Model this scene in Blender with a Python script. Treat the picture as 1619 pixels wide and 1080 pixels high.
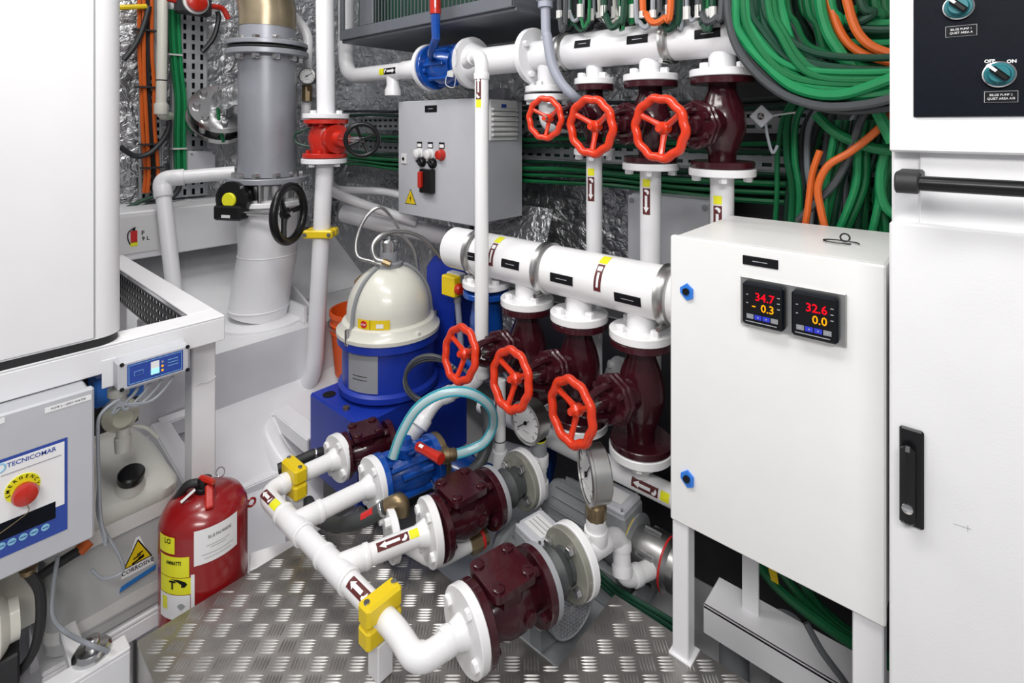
import bpy, math, random
from mathutils import Vector, Matrix, noise
random.seed(7)
for o in list(bpy.data.objects): bpy.data.objects.remove(o)
S = bpy.context.scene; COL = S.collection
V = Vector; pi = math.pi
# ---------------------------------------------------------------- camera (level, lens shifted down)
FP, CX, HY, HC = 843.0, 810.0, 199.0, 1.1
TH = math.radians(41.3)
CAM = V((0, 0, HC)); RT = V((math.cos(TH), math.sin(TH), 0)); FW = V((-math.sin(TH), math.cos(TH), 0)); UP = V((0, 0, 1))
cd = bpy.data.cameras.new('camera'); cam = bpy.data.objects.new('camera', cd); COL.objects.link(cam)
cam.location = CAM; cam.rotation_euler = (pi/2, 0, TH)
cd.sensor_width = 36; cd.lens = 36*FP/1619; cd.shift_y = -(540-HY)/1619; cd.clip_start = 0.02
S.camera = cam
# ---------------------------------------------------------------- light
w = bpy.data.worlds.new('world'); S.world = w; w.use_nodes = True
w.node_tree.nodes['Background'].inputs[0].default_value = (0.97, 0.96, 1.0, 1)
w.node_tree.nodes['Background'].inputs[1].default_value = 0.26
def area(name, loc, sx, sy, power, target=None, col=(1.0, 0.985, 0.96)):
    l = bpy.data.lights.new(name, 'AREA'); l.shape = 'RECTANGLE'; l.size = sx; l.size_y = sy; l.energy = power; l.color = col
    o = bpy.data.objects.new(name, l); COL.objects.link(o); o.location = loc
    d = (V(target) - V(loc)) if target else V((0, 0, -1))
    o.rotation_euler = d.to_track_quat('-Z', 'Y').to_euler(); return o
LAMPS = [((-0.75, 0.15, 2.25), 1.2, 0.22, 17, (-0.9, 0.8, 0.5)), ((-2.0, 0.45, 2.3), 0.9, 0.22, 11, None), ((0.35, -0.6, 1.95), 1.2, 0.25, 23, (-0.6, 0.9, 0.5))]  # last one is an added fill, lowered and tilted behind the viewer
for i, (l, a, b, p, t) in enumerate(LAMPS): area('ceiling_or_fill_light', l, a, b, p, t)
S.view_settings.view_transform = 'Standard'; S.view_settings.look = 'None'
S.view_settings.gamma = 1; S.view_settings.use_curve_mapping = False
S.view_settings.exposure = 0.28
# ---------------------------------------------------------------- pixel helpers: a pixel is a direction, the plane it touches gives the distance
def ray(px, py): return FW + RT*((px-CX)/FP) + UP*((HY-py)/FP)
def P(px, py, d): return CAM + ray(px, py)*d
def PX(px, py, X): r = ray(px, py); return CAM + r*(X/r.x)
def PY(px, py, Y): r = ray(px, py); return CAM + r*(Y/r.y)
def PZ(px, py, Z): r = ray(px, py); return CAM + r*((Z-HC)/r.z)
def tocam(p): return (CAM - V(p)).normalized()
# ---------------------------------------------------------------- materials
M = {}
def mat(name, col, rough=0.4, metal=0.0, coat=0.0, var=0.05, vs=9.0, bump=0.0, bs=60.0, alpha=1.0, trans=0.0, emit=None, es=0.0, spec=0.5):
    m = bpy.data.materials.new(name); m.use_nodes = True; n = m.node_tree.nodes; l = m.node_tree.links
    b = n['Principled BSDF']
    b.inputs['Roughness'].default_value = rough; b.inputs['Metallic'].default_value = metal
    b.inputs['Coat Weight'].default_value = coat; b.inputs['Coat Roughness'].default_value = 0.08
    b.inputs['Alpha'].default_value = alpha; b.inputs['Transmission Weight'].default_value = trans
    b.inputs['Specular IOR Level'].default_value = spec
    tc = n.new('ShaderNodeTexCoord')
    nz = n.new('ShaderNodeTexNoise'); nz.inputs['Scale'].default_value = vs; nz.inputs['Detail'].default_value = 5
    l.new(tc.outputs['Object'], nz.inputs['Vector'])
    rp = n.new('ShaderNodeValToRGB'); rp.color_ramp.elements[0].position = 0.3; rp.color_ramp.elements[1].position = 0.7
    rp.color_ramp.elements[0].color = tuple(max(0, c*(1-var)) for c in col)+(1,)
    rp.color_ramp.elements[1].color = tuple(min(1, c*(1+var*0.6)) for c in col)+(1,)
    l.new(nz.outputs['Fac'], rp.inputs['Fac']); l.new(rp.outputs['Color'], b.inputs['Base Color'])
    if bump > 0:
        n2 = n.new('ShaderNodeTexNoise'); n2.inputs['Scale'].default_value = bs; n2.inputs['Detail'].default_value = 4
        bp = n.new('ShaderNodeBump'); bp.inputs['Strength'].default_value = bump; bp.inputs['Distance'].default_value = 0.01
        l.new(tc.outputs['Object'], n2.inputs['Vector']); l.new(n2.outputs['Fac'], bp.inputs['Height']); l.new(bp.outputs['Normal'], b.inputs['Normal'])
    if emit: b.inputs['Emission Color'].default_value = tuple(emit)+(1,); b.inputs['Emission Strength'].default_value = es
    M[name] = m; return m
mat('white', (0.80, 0.80, 0.82), 0.32, var=0.03)
mat('cabinet', (0.80, 0.80, 0.815), 0.38, var=0.02, bump=0.03, bs=300)
mat('hull', (0.76, 0.76, 0.78), 0.42, var=0.07, vs=5, bump=0.05, bs=12)
mat('pvc', (0.84, 0.84, 0.85), 0.25, var=0.02)
mat('panelwhite', (0.82, 0.82, 0.81), 0.35, var=0.02)
mat('maroon', (0.040, 0.0055, 0.010), 0.2, coat=0.25, var=0.2, bump=0.12, bs=45, spec=0.35)
mat('wheelred', (0.66, 0.036, 0.006), 0.28, coat=0.2, var=0.08, bump=0.05, bs=60)
mat('redpaint', (0.50, 0.018, 0.008), 0.28, coat=0.2, var=0.12, bump=0.08, bs=50)
mat('extred', (0.27, 0.007, 0.009), 0.25, coat=0.3, var=0.08)
mat('bluevalve', (0.006, 0.07, 0.36), 0.24, coat=0.4, var=0.2, bump=0.12, bs=45)
mat('blue', (0.008, 0.035, 0.36), 0.4, var=0.12, bump=0.05, bs=250)
mat('bluelight', (0.03, 0.2, 0.72), 0.4)
mat('navy', (0.012, 0.03, 0.22), 0.35, var=0.03)
mat('grey', (0.50, 0.51, 0.545), 0.4, var=0.03)
mat('pipegrey', (0.30, 0.31, 0.345), 0.36, metal=0.25, var=0.08)
mat('midgrey', (0.26, 0.27, 0.29), 0.45, var=0.1)
mat('motor', (0.30, 0.315, 0.325), 0.45, var=0.1)
mat('conduit', (0.33, 0.35, 0.42), 0.45)
mat('plate_grey', (0.32, 0.33, 0.35), 0.5)
mat('cream', (0.66, 0.65, 0.58), 0.3, coat=0.2, var=0.04)
mat('black', (0.006, 0.006, 0.007), 0.3, var=0.1, spec=0.35)
mat('panelblack', (0.003, 0.005, 0.010), 0.5, var=0.2, vs=200, spec=0.12)
mat('rubber', (0.018, 0.018, 0.02), 0.55, var=0.2)
mat('hosegrey', (0.055, 0.06, 0.062), 0.5, var=0.2)
mat('yellow', (0.80, 0.58, 0.01), 0.35, var=0.04)
mat('lemon', (0.82, 0.80, 0.02), 0.4, var=0.02)
mat('brown_label', (0.11, 0.018, 0.018), 0.35, var=0.05)
mat('print_white', (0.85, 0.85, 0.86), 0.4, var=0.01)
mat('print_grey', (0.35, 0.36, 0.38), 0.5, var=0.05)
mat('print_black', (0.008, 0.008, 0.010), 0.5, spec=0.15)
mat('print_blue', (0.02, 0.06, 0.34), 0.35, var=0.02)
mat('print_teal', (0.25, 0.55, 0.75), 0.4)
mat('print_red', (0.6, 0.02, 0.02), 0.4)
mat('tape_blue', (0.02, 0.17, 0.5), 0.55)
mat('orange', (0.74, 0.10, 0.012), 0.42, var=0.06)
mat('cable_orange', (0.62, 0.115, 0.014), 0.45, var=0.1)
mat('cable_green', (0.006, 0.155, 0.050), 0.38, var=0.2)
mat('cable_green2', (0.010, 0.235, 0.080), 0.36, var=0.15)
mat('cable_dark', (0.005, 0.05, 0.026), 0.42, var=0.15)
mat('cable_grey', (0.055, 0.06, 0.066), 0.45, var=0.15)
mat('cable_pale', (0.28, 0.30, 0.33), 0.45, var=0.1)
mat('cable_black', (0.02, 0.022, 0.026), 0.45, var=0.15)
mat('cable_white', (0.6, 0.6, 0.58), 0.4)
mat('steel', (0.62, 0.62, 0.62), 0.2, metal=1.0, var=0.06)
mat('brushed', (0.55, 0.55, 0.54), 0.34, metal=1.0, var=0.08, vs=30)
mat('galv', (0.50, 0.52, 0.54), 0.42, metal=0.5, var=0.12, vs=20)
mat('ductbrown', (0.33, 0.27, 0.18), 0.3, metal=0.6, var=0.35, vs=7)
mat('brass', (0.28, 0.21, 0.12), 0.38, metal=0.8, var=0.2)
mat('olive', (0.26, 0.26, 0.22), 0.2, var=0.15, coat=0.5)
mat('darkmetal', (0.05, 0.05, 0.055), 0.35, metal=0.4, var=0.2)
mat('frame_grey', (0.12, 0.13, 0.15), 0.4, var=0.1)
mat('wood', (0.45, 0.28, 0.13), 0.6, var=0.2)
mat('tank_band', (0.62, 0.62, 0.60), 0.4, var=0.03)
mat('plastic_tank', (0.50, 0.50, 0.46), 0.38, var=0.06, vs=6)
mat('tank_liquid', (0.42, 0.43, 0.43), 0.38, var=0.04)
mat('clear_plastic', (0.62, 0.62, 0.50), 0.25, var=0.1, alpha=0.75)
mat('hose_clear', (0.40, 0.55, 0.58), 0.2, var=0.1)
mat('hose_teal', (0.03, 0.33, 0.42), 0.3)
mat('dial', (0.72, 0.72, 0.72), 0.3, var=0.01)
mat('led_red', (0.1, 0.0, 0.0), 0.5, emit=(1.0, 0.004, 0.02), es=0.95, spec=0.1)
mat('led_amber', (0.1, 0.05, 0.0), 0.5, emit=(1.0, 0.40, 0.004), es=0.95, spec=0.1)
mat('lcd', (0.3, 0.6, 0.65), 0.4, emit=(0.35, 0.8, 0.85), es=0.5)
mat('button_blue', (0.02, 0.03, 0.4), 0.4, emit=(0.03, 0.05, 0.7), es=0.2)
mat('teal_knob', (0.02, 0.18, 0.21), 0.3)
def foil():
    m = mat('foil', (0.60, 0.61, 0.63), 0.3, metal=0.9, var=0.2, vs=3)
    n = m.node_tree.nodes; l = m.node_tree.links; b = n['Principled BSDF']; tc = n.new('ShaderNodeTexCoord')
    vz = n.new('ShaderNodeTexVoronoi'); vz.feature = 'DISTANCE_TO_EDGE'; vz.inputs['Scale'].default_value = 13
    nz = n.new('ShaderNodeTexNoise'); nz.inputs['Scale'].default_value = 22; nz.inputs['Detail'].default_value = 6; nz.inputs['Distortion'].default_value = 1.5
    ad = n.new('ShaderNodeMath'); ad.operation = 'ADD'
    bp = n.new('ShaderNodeBump'); bp.inputs['Strength'].default_value = 0.75; bp.inputs['Distance'].default_value = 0.02
    l.new(tc.outputs['Object'], vz.inputs['Vector']); l.new(tc.outputs['Object'], nz.inputs['Vector'])
    l.new(vz.outputs['Distance'], ad.inputs[0]); l.new(nz.outputs['Fac'], ad.inputs[1]); l.new(ad.outputs[0], bp.inputs['Height']); l.new(bp.outputs['Normal'], b.inputs['Normal'])
foil()
def tread():
    m = mat('tread', (0.40, 0.385, 0.37), 0.34, metal=0.85, var=0.3, vs=6)
    n = m.node_tree.nodes; l = m.node_tree.links; b = n['Principled BSDF']; tc = n.new('ShaderNodeTexCoord')
    nz = n.new('ShaderNodeTexNoise'); nz.inputs['Scale'].default_value = 14; nz.inputs['Detail'].default_value = 8
    mr = n.new('ShaderNodeMapRange'); mr.inputs['To Min'].default_value = 0.22; mr.inputs['To Max'].default_value = 0.5
    l.new(tc.outputs['Object'], nz.inputs['Vector']); l.new(nz.outputs['Fac'], mr.inputs['Value']); l.new(mr.outputs['Result'], b.inputs['Roughness'])
tread()
mat('tread_bar', (0.42, 0.41, 0.40), 0.40, metal=0.8, var=0.35, vs=8)
# ---------------------------------------------------------------- mesh builder
def frame(a):
    a = V(a).normalized(); h = V((0, 0, 1)) if abs(a.z) < 0.9 else V((1, 0, 0))
    u = h.cross(a).normalized(); return u, a.cross(u).normalized(), a
class G:
    def __init__(s): s.v = []; s.f = []
    def add(s, vs, fs):
        k = len(s.v); s.v += [V(p) for p in vs]; s.f += [tuple(i+k for i in f) for f in fs]; return s
    def box(s, lo, hi, b=0.0):
        c = [(lo[i]+hi[i])/2 for i in range(3)]; h = [abs(hi[i]-lo[i])/2 for i in range(3)]
        return s.obox(c, h, V((1, 0, 0)), V((0, 1, 0)), V((0, 0, 1)), b)
    def obox(s, c, h, ex, ey, ez, b=0.0):
        c = V(c); E = (V(ex), V(ey), V(ez)); b = min(b, min(h)*0.9)
        if b <= 0:
            vs = [c+E[0]*(h[0]*x)+E[1]*(h[1]*y)+E[2]*(h[2]*z) for x in (-1, 1) for y in (-1, 1) for z in (-1, 1)]
            fs = [(0, 1, 3, 2), (4, 6, 7, 5), (0, 4, 5, 1), (2, 3, 7, 6), (0, 2, 6, 4), (1, 5, 7, 3)]
            return s.add(vs, fs)
        vs = []; idx = {}
        for x in (-1, 1):
            for y in (-1, 1):
                for z in (-1, 1):
                    for k in range(3):
                        sg = (x, y, z); p = V(c)
                        for j in range(3): p += E[j]*(sg[j]*(h[j] if j == k else h[j]-b))
                        idx[(x, y, z, k)] = len(vs); vs.append(p)
        fs = []
        for k in range(3):
            i, j = (k+1) % 3, (k+2) % 3
            for sg in (-1, 1):
                q = []
                for (a, bb) in ((-1, -1), (1, -1), (1, 1), (-1, 1)):
                    t = [0, 0, 0]; t[k] = sg; t[i] = a; t[j] = bb; q.append(idx[(*t, k)])
                fs.append(tuple(q if sg > 0 else q[::-1]))
            for a in (-1, 1):
                for bb in (-1, 1):
                    t0 = [0, 0, 0]; t1 = [0, 0, 0]; t0[i] = t1[i] = a; t0[j] = t1[j] = bb; t0[k] = -1; t1[k] = 1
                    q = (idx[(*t0, i)], idx[(*t1, i)], idx[(*t1, j)], idx[(*t0, j)])
                    fs.append(q if a*bb > 0 else q[::-1])
        for x in (-1, 1):
            for y in (-1, 1):
                for z in (-1, 1):
                    q = tuple(idx[(x, y, z, k)] for k in range(3)); fs.append(q if x*y*z > 0 else q[::-1])
        return s.add(vs, fs)
    def lathe(s, o, a, prof, n=24, cap=True, fr=None):
        u, v, a = fr or frame(a); o = V(o); vs = []; fs = []; m = len(prof)
        for r, h in prof:
            for i in range(n):
                t = 2*pi*i/n; vs.append(o+a*h+u*(r*math.cos(t))+v*(r*math.sin(t)))
        for j in range(m-1):
            for i in range(n):
                k = (i+1) % n; fs.append((j*n+i, j*n+k, (j+1)*n+k, (j+1)*n+i))
        if cap:
            fs.append(tuple(range(n))[::-1]); fs.append(tuple((m-1)*n+i for i in range(n)))
        return s.add(vs, fs)
    def cyl(s, p0, p1, r, n=16, b=0.0):
        p0, p1 = V(p0), V(p1); L = (p1-p0).length
        if b > 0: return s.lathe(p0, p1-p0, [(r-b, 0), (r, b), (r, L-b), (r-b, L)], n)
        return s.lathe(p0, p1-p0, [(r, 0), (r, L)], n)
    def disc(s, c, a, r, th, n=32, b=0.002):
        a = V(a).normalized(); return s.cyl(V(c)-a*th/2, V(c)+a*th/2, r, n, b)
    def hexa(s, c, a, r, h): return s.lathe(c, a, [(r, 0), (r, h*0.85), (r*0.85, h)], 6)
    def tube(s, pts, r, n=10, closed=False, cap=True):
        pts = [V(p) for p in pts]; m = len(pts); vs = []; fs = []
        rr = r if isinstance(r, (list, tuple)) else [r]*m
        tg = []
        for i in range(m):
            if closed: t = pts[(i+1) % m]-pts[i-1]
            else: t = pts[min(i+1, m-1)]-pts[max(i-1, 0)]
            tg.append(t.normalized() if t.length > 1e-9 else V((0, 0, 1)))
        u, _, _ = frame(tg[0])
        for i in range(m):
            u = (u - tg[i]*u.dot(tg[i])).normalized(); v = tg[i].cross(u)
            for k in range(n):
                t = 2*pi*k/n; vs.append(pts[i]+u*(rr[i]*math.cos(t))+v*(rr[i]*math.sin(t)))
        for j in range(m if closed else m-1):
            a, b = j*n, ((j+1) % m)*n
            for k in range(n):
                q = (k+1) % n; fs.append((a+k, a+q, b+q, b+k))
        if cap and not closed:
            fs.append(tuple(range(n))[::-1]); fs.append(tuple((m-1)*n+k for k in range(n)))
        return s.add(vs, fs)
    def torus(s, c, a, R, r, n=32, k=8, wave=0, nw=0, ph=0):
        u, v, a = frame(a); c = V(c); pts = []
        for i in range(n):
            t = 2*pi*i/n; q = R+wave*math.cos(nw*t+ph); pts.append(c+u*(q*math.cos(t))+v*(q*math.sin(t)))
        return s.tube(pts, r, k, closed=True)
    def prism(s, poly, o, ex, ey, th):
        o, ex, ey = V(o), V(ex), V(ey); ez = ex.cross(ey).normalized(); n = len(poly)
        vs = [o+ex*x+ey*y for x, y in poly]+[o+ex*x+ey*y+ez*th for x, y in poly]
        fs = [tuple(range(n))[::-1], tuple(range(n, 2*n))]+[(i, (i+1) % n, n+(i+1) % n, n+i) for i in range(n)]
        return s.add(vs, fs)
    def quad(s, a, b, c, d): return s.add([a, b, c, d], [(0, 1, 2, 3)])
    def slab(s, a, b, c, d, nrm, th):
        nrm = V(nrm).normalized()*th; q = [V(p) for p in (a, b, c, d)]
        return s.add(q+[p+nrm for p in q], [(3, 2, 1, 0), (4, 5, 6, 7), (0, 1, 5, 4), (1, 2, 6, 5), (2, 3, 7, 6), (3, 0, 4, 7)])
def spline(pts, k=8):
    pts = [V(p) for p in pts]; out = []; n = len(pts)
    for i in range(n-1):
        a, b, c, d = pts[max(i-1, 0)], pts[i], pts[i+1], pts[min(i+2, n-1)]
        for j in range(k):
            t = j/k; out.append(0.5*((2*b)+(c-a)*t+(2*a-5*b+4*c-d)*t*t+(3*b-a-3*c+d)*t*t*t))
    out.append(pts[-1]); return out
def fillet(pts, rad, k=7):
    pts = [V(p) for p in pts]; out = [pts[0]]
    for i in range(1, len(pts)-1):
        p = pts[i]; a = (pts[i-1]-p); b = (pts[i+1]-p); q = min(rad, a.length*0.49, b.length*0.49)
        a = p+a.normalized()*q; b = p+b.normalized()*q
        for j in range(k+1):
            t = j/k; out.append(a*(1-t)**2+p*(2*t*(1-t))+b*t*t)
    out.append(pts[-1]); return out
# ---------------------------------------------------------------- objects
WL = {}
def part(name, g, m, parent=None, label=None, smooth=38, kind=None, origin=None):
    me = bpy.data.meshes.new(name)
    if origin is None:
        lo = [min(p[i] for p in g.v) for i in range(3)]; hi = [max(p[i] for p in g.v) for i in range(3)]
        origin = V(((lo[0]+hi[0])/2, (lo[1]+hi[1])/2, lo[2]))
    me.from_pydata([tuple(p-origin) for p in g.v], [], g.f); me.validate(); me.update()
    me.materials.append(M[m])
    if smooth:
        for p in me.polygons: p.use_smooth = True
        me.set_sharp_from_angle(angle=math.radians(smooth))
    o = bpy.data.objects.new(name, me); COL.objects.link(o); WL[o] = V(origin)
    if parent is not None: o.parent = parent; o.location = WL[o]-WL[parent]
    else: o.location = origin
    if label: o['label'] = label
    if kind: o['kind'] = kind
    return o
def tag(o, label, cat, group=None):
    o['label'] = label; o['category'] = cat
    if group: o['group'] = group
    return o
def thing(name, loc, label, cat, group=None):
    o = bpy.data.objects.new(name, None); COL.objects.link(o); o.location = loc; o.empty_display_size = 0.05; WL[o] = V(loc)
    return tag(o, label, cat, group)
def struct(name, g, m, label=None, **k):
    o = part(name, g, m, **k); o['kind'] = 'structure'
    if label: o['label'] = label; 
    return o
def text(name, s, m, parent, o, ex, ey, size, align='CENTER', lift=0.0006, sx=1.0, bold=0.0):
    c = bpy.data.curves.new('t', 'FONT'); c.body = s; c.size = size; c.align_x = align; c.align_y = 'CENTER'; c.offset = bold; c.resolution_u = 2
    t = bpy.data.objects.new('t', c); me = bpy.data.meshes.new_from_object(t); bpy.data.objects.remove(t)
    ex, ey = V(ex).normalized(), V(ey).normalized(); ez = ex.cross(ey).normalized(); o = V(o)+ez*lift
    g = G(); g.add([o+ex*(v.co.x*sx)+ey*v.co.y for v in me.vertices], [tuple(p.vertices) for p in me.polygons])
    bpy.data.meshes.remove(me)
    return part(name, g, m, parent, smooth=0)
def rect(g, c, ex, ey, w, h, lift=0.0005, th=0.0006):
    ex, ey = V(ex).normalized(), V(ey).normalized(); ez = ex.cross(ey).normalized(); c = V(c)+ez*lift
    return g.slab(c-ex*w/2-ey*h/2, c+ex*w/2-ey*h/2, c+ex*w/2+ey*h/2, c-ex*w/2+ey*h/2, ez, th)
def circ(g, c, ex, ey, r, lift=0.0005, th=0.0006, n=20):
    ez = V(ex).cross(V(ey)).normalized(); return g.lathe(V(c)+ez*lift, ez, [(r, 0), (r, th)], n)
# ---------------------------------------------------------------- plumbing kit
def flange(root, c, a, r, th=0.02, nb=4, m='white', bm=None, side=1, ph=pi/4, name='flange', br=0.010, bh=0.013, both=False, hub=0):
    c = V(c); u, v, a = frame(a); g = G().disc(c, a, r, th)
    if hub: g.lathe(c+a*(side*th/2), a*side, [(hub*1.35, 0), (hub*1.05, 0.022)], 24)
    f = part(name, g, m, root)
    for i in range(nb):
        t = ph+2*pi*i/nb; q = c+(u*math.cos(t)+v*math.sin(t))*(r*0.76)
        for sd in ((side, -side) if both else (side,)):
            part('bolt', G().hexa(q+a*(sd*th/2), a*sd, br, bh), bm or m, f)
    return f
def wheel(root, c, a, R, m, r=None, n_sp=3, ph=-pi/2, dish=0.018, wave=True):
    c = V(c); a = V(a).normalized(); r = r or R*0.135
    u, v, _ = frame(a)                      # v points up for level axes
    g = G().torus(c, a, R-r, r, 60, 10, wave=R*0.028 if wave else 0, nw=10 if wave else 0, ph=pi/3)
    hw = part('handwheel', g, m, root)
    part('hub', G().lathe(c-a*(dish+0.012), a, [(R*0.17, 0), (R*0.19, 0.004), (R*0.19, 0.022), (R*0.12, 0.028), (R*0.10, 0.036)], 16), m, hw)
    for i in range(n_sp):
        t = ph+2*pi*i/n_sp; e = u*math.cos(t)+v*math.sin(t)
        part('spoke', G().tube([c-a*dish+e*R*0.12, c-a*dish*0.6+e*R*0.45, c+e*(R-r)], [R*0.105, R*0.085, R*0.10], 8), m, hw)
    return hw
def globe(name, label, top, bot, fr, W, WR, group):
    """vertical flanged valve with a bonnet, yoke and handwheel pointing at W"""
    top, bot, W = V(top), V(bot), V(W); ax = (bot-top); L = ax.length; ax.normalize(); B = (top+bot)/2
    s = (W-B); D = s.length; s.normalize(); root = thing(name, bot, label, 'valve', group)
    part('body', G().lathe(top, ax, [(fr*0.42, 0.016), (fr*0.44, L*0.16), (fr*0.62, L*0.3), (fr*0.72, L*0.42), (fr*0.74, L*0.5), (fr*0.72, L*0.6), (fr*0.58, L*0.74), (fr*0.44, L*0.84), (fr*0.42, L-0.016)], 24), 'maroon', root)
    for q in (top+ax*0.009, bot-ax*0.009):
        flange(root, q, ax, fr*0.97, 0.018, 0, 'maroon')
    u, v, _ = frame(s)
    part('bonnet', G().lathe(B, s, [(fr*0.5, fr*0.3), (fr*0.52, D*0.34), (fr*0.46, D*0.36)], 20), 'maroon', root)
    for k, h in enumerate((0.36, 0.43)):
        part('bonnet_flange', G().lathe(B+s*(D*h), s, [(fr*0.70, 0), (fr*0.76, 0.004), (fr*0.76, 0.011), (fr*0.70, 0.015)], 8), 'maroon', root)
    for i in range(6):
        t = 2*pi*(i+0.5)/6; q = B+s*(D*0.43+0.013)+(u*math.cos(t)+v*math.sin(t))*fr*0.58
        part('bolt', G().hexa(q, s, 0.009, 0.014), 'maroon', root)
    part('gland', G().lathe(B+s*(D*0.45), s, [(fr*0.36, 0), (fr*0.30, D*0.1), (fr*0.22, D*0.11), (fr*0.22, D*0.2)], 16), 'maroon', root)
    for sg in (-1, 1):
        e = v*sg
        part('yoke_arm', G().tube([B+s*(D*0.44)+e*fr*0.45, B+s*(D*0.58)+e*fr*0.44, B+s*(D*0.74)+e*fr*0.30, B+s*(D*0.82)+e*fr*0.1], [0.012, 0.010, 0.010, 0.011], 8), 'maroon', root)
    part('yoke_collar', G().lathe(B+s*(D*0.77), s, [(fr*0.26, 0), (fr*0.28, 0.006), (fr*0.28, 0.02), (fr*0.2, 0.026)], 14), 'maroon', root)
    part('stem', G().cyl(B+s*(D*0.4), B+s*(D+0.004), 0.0085, 12), 'brushed', root)
    wheel(root, W, s, WR, 'wheelred')
    return root
def strip(o, a, r, e, ss, uu, lift=0.0007, n=5):
    """curved patch on a pipe: stations ss along axis a, half angles uu, centred on direction e"""
    a = V(a).normalized(); e = (V(e)-a*V(e).dot(a)).normalized(); b = a.cross(e); o = V(o); vs = []; fs = []
    for s_, u_ in zip(ss, uu):
        lo, hi = (u_ if isinstance(u_, tuple) else (-u_, u_))
        for k in range(n+1):
            t = lo+(hi-lo)*k/n; vs.append(o+a*s_+(e*math.cos(t)+b*math.sin(t))*(r+lift))
    for j in range(len(ss)-1):
        for k in range(n): fs.append((j*(n+1)+k, j*(n+1)+k+1, (j+1)*(n+1)+k+1, (j+1)*(n+1)+k))
    return G().add(vs, fs)
def pipe_label(root, c, a, r, L, hw, e=None, yellow=True, ylen=0.03, ygap=0.002, tint='brown_label'):
    """arrow points along +a; centred at c (on the axis); a yellow tab sits at the tail"""
    c = V(c); a = V(a).normalized(); e = V(e) if e is not None else tocam(c); u = hw/r
    lb = part('pipe_label', strip(c, a, r, e, [-L/2, L/2], [u, u]), tint, root, smooth=60)
    part('arrow', strip(c, a, r, e, [-L*0.22, L*0.22, L*0.221, L*0.42], [u*0.33, u*0.33, u*0.72, 0.02], 0.0014), 'print_white', lb, smooth=60)
    part('mark', strip(c, a, r, e, [-L*0.45, -L*0.40, -L*0.34, -L*0.27], [(-u*0.2, u*0.2), (-u*0.65, u*0.65), (-u*0.75, -u*0.1), (-u*0.6, -u*0.3)], 0.0014), 'print_white', lb, smooth=60)
    if yellow:
        part('colour_tab', strip(c, a, r, e, [-L/2-ygap-ylen, -L/2-ygap], [u, u]), 'lemon', root, smooth=60)
def nameplate(root, c, a, r, L, hw, e):
    p = part('nameplate', strip(c, a, r, e, [-L/2, L/2], [hw/r, hw/r], 0.0012), 'print_black', root, smooth=60)
    part('lettering', strip(c, a, r, e, [-L*0.24, L*0.24], [hw*0.08/r, hw*0.08/r], 0.0019), 'print_grey', p, smooth=60)
def collar(root, c, a, r, L=0.03, m='pvc', name='coupling'):
    a = V(a).normalized(); return part(name, G().lathe(V(c)-a*L/2, a, [(r*0.97, 0), (r, 0.003), (r, L-0.003), (r*0.97, L)], 24), m, root)
def clamp(root, c, a, r, L=0.03):
    a = V(a).normalized(); c = V(c); cl = part('band_clamp', G().lathe(c-a*L/2, a, [(r, 0), (r+0.006, 0.004), (r+0.003, L*0.35), (r+0.003, L*0.65), (r+0.006, L-0.004), (r, L)], 40), 'brushed', root)
    e = (V((0, -0.6, -1))-a*0).normalized(); q = c+e*(r+0.012)
    part('clamp_bolt', G().cyl(q-a*L*0.1-V((0, 0.02, 0)), q+V((0, 0.02, 0)), 0.007, 10), 'steel', cl)
def hoseclip(root, c, a, r): part('hose_clip', G().lathe(V(c)-V(a).normalized()*0.005, a, [(r, 0), (r+0.0015, 0.002), (r+0.0015, 0.008), (r, 0.01)], 18), 'steel', root)
# ================================================================ SETTING
X1, Y1, Z1 = V((1, 0, 0)), V((0, 1, 0)), V((0, 0, 1))
ZF = -0.34                                   # bilge floor
g = G().box((-3.1, -1.6, ZF-0.05), (1.6, 2.0, ZF)); struct('floor', g, 'hull', 'white painted bilge floor below the tread plate')
def foilwall(name, o, eu, ev, nu, nv, nrm, amp, label):
    o, eu, ev, nrm = V(o), V(eu), V(ev), V(nrm); vs = []; fs = []
    for j in range(nv+1):
        for i in range(nu+1):
            p = o+eu*(i/nu)+ev*(j/nv); q = p*3.2
            d = noise.fractal(q, 0.9, 2.1, 4)+0.7*abs(noise.noise(p*7.0))
            vs.append(p+nrm*(amp*d))
    for j in range(nv):
        for i in range(nu):
            a = j*(nu+1)+i; fs.append((a, a+1, a+nu+2, a+nu+1))
    return struct(name, G().add(vs, fs), 'foil', label, smooth=25)
foilwall('wall_back', (-3.1, 1.96, ZF), (4.4, 0, 0), (0, 0, 2.9), 150, 100, (0, -1, 0), 0.022, 'crinkled silver foil insulation on the bulkhead behind the valves')
foilwall('wall_left', (-3.04, 2.0, ZF), (0, -3.0, 0), (0, 0, 2.9), 100, 100, (1, 0, 0), 0.02, 'crinkled silver foil insulation on the hull side behind the exhaust pipe')
# white hull shelf, its riser and the sloping bottom plate
XS = -2.11
prof = [(-3.0, ZF), (-3.0, 0.26), (XS, 0.26), (XS, 0.055), (-1.90, -0.10), (-1.62, ZF)]
g = G(); n = len(prof)
vs = [V((x, -1.2, z)) for x, z in prof]+[V((x, 1.93, z)) for x, z in prof]
g.add(vs, [tuple(range(n)), tuple(range(n, 2*n))[::-1]]+[(i, n+i, n+(i+1) % n, (i+1) % n) for i in range(n)])
struct('trim_1', g, 'hull', 'white painted hull shelf with a riser below the exhaust pipe', smooth=0)
struct('trim_2', G().box((-3.0, -1.2, 0.53), (-2.70, 1.15, 0.735), 0.006), 'white', 'white box beam along the hull side carrying the extinguisher sign')
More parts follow.
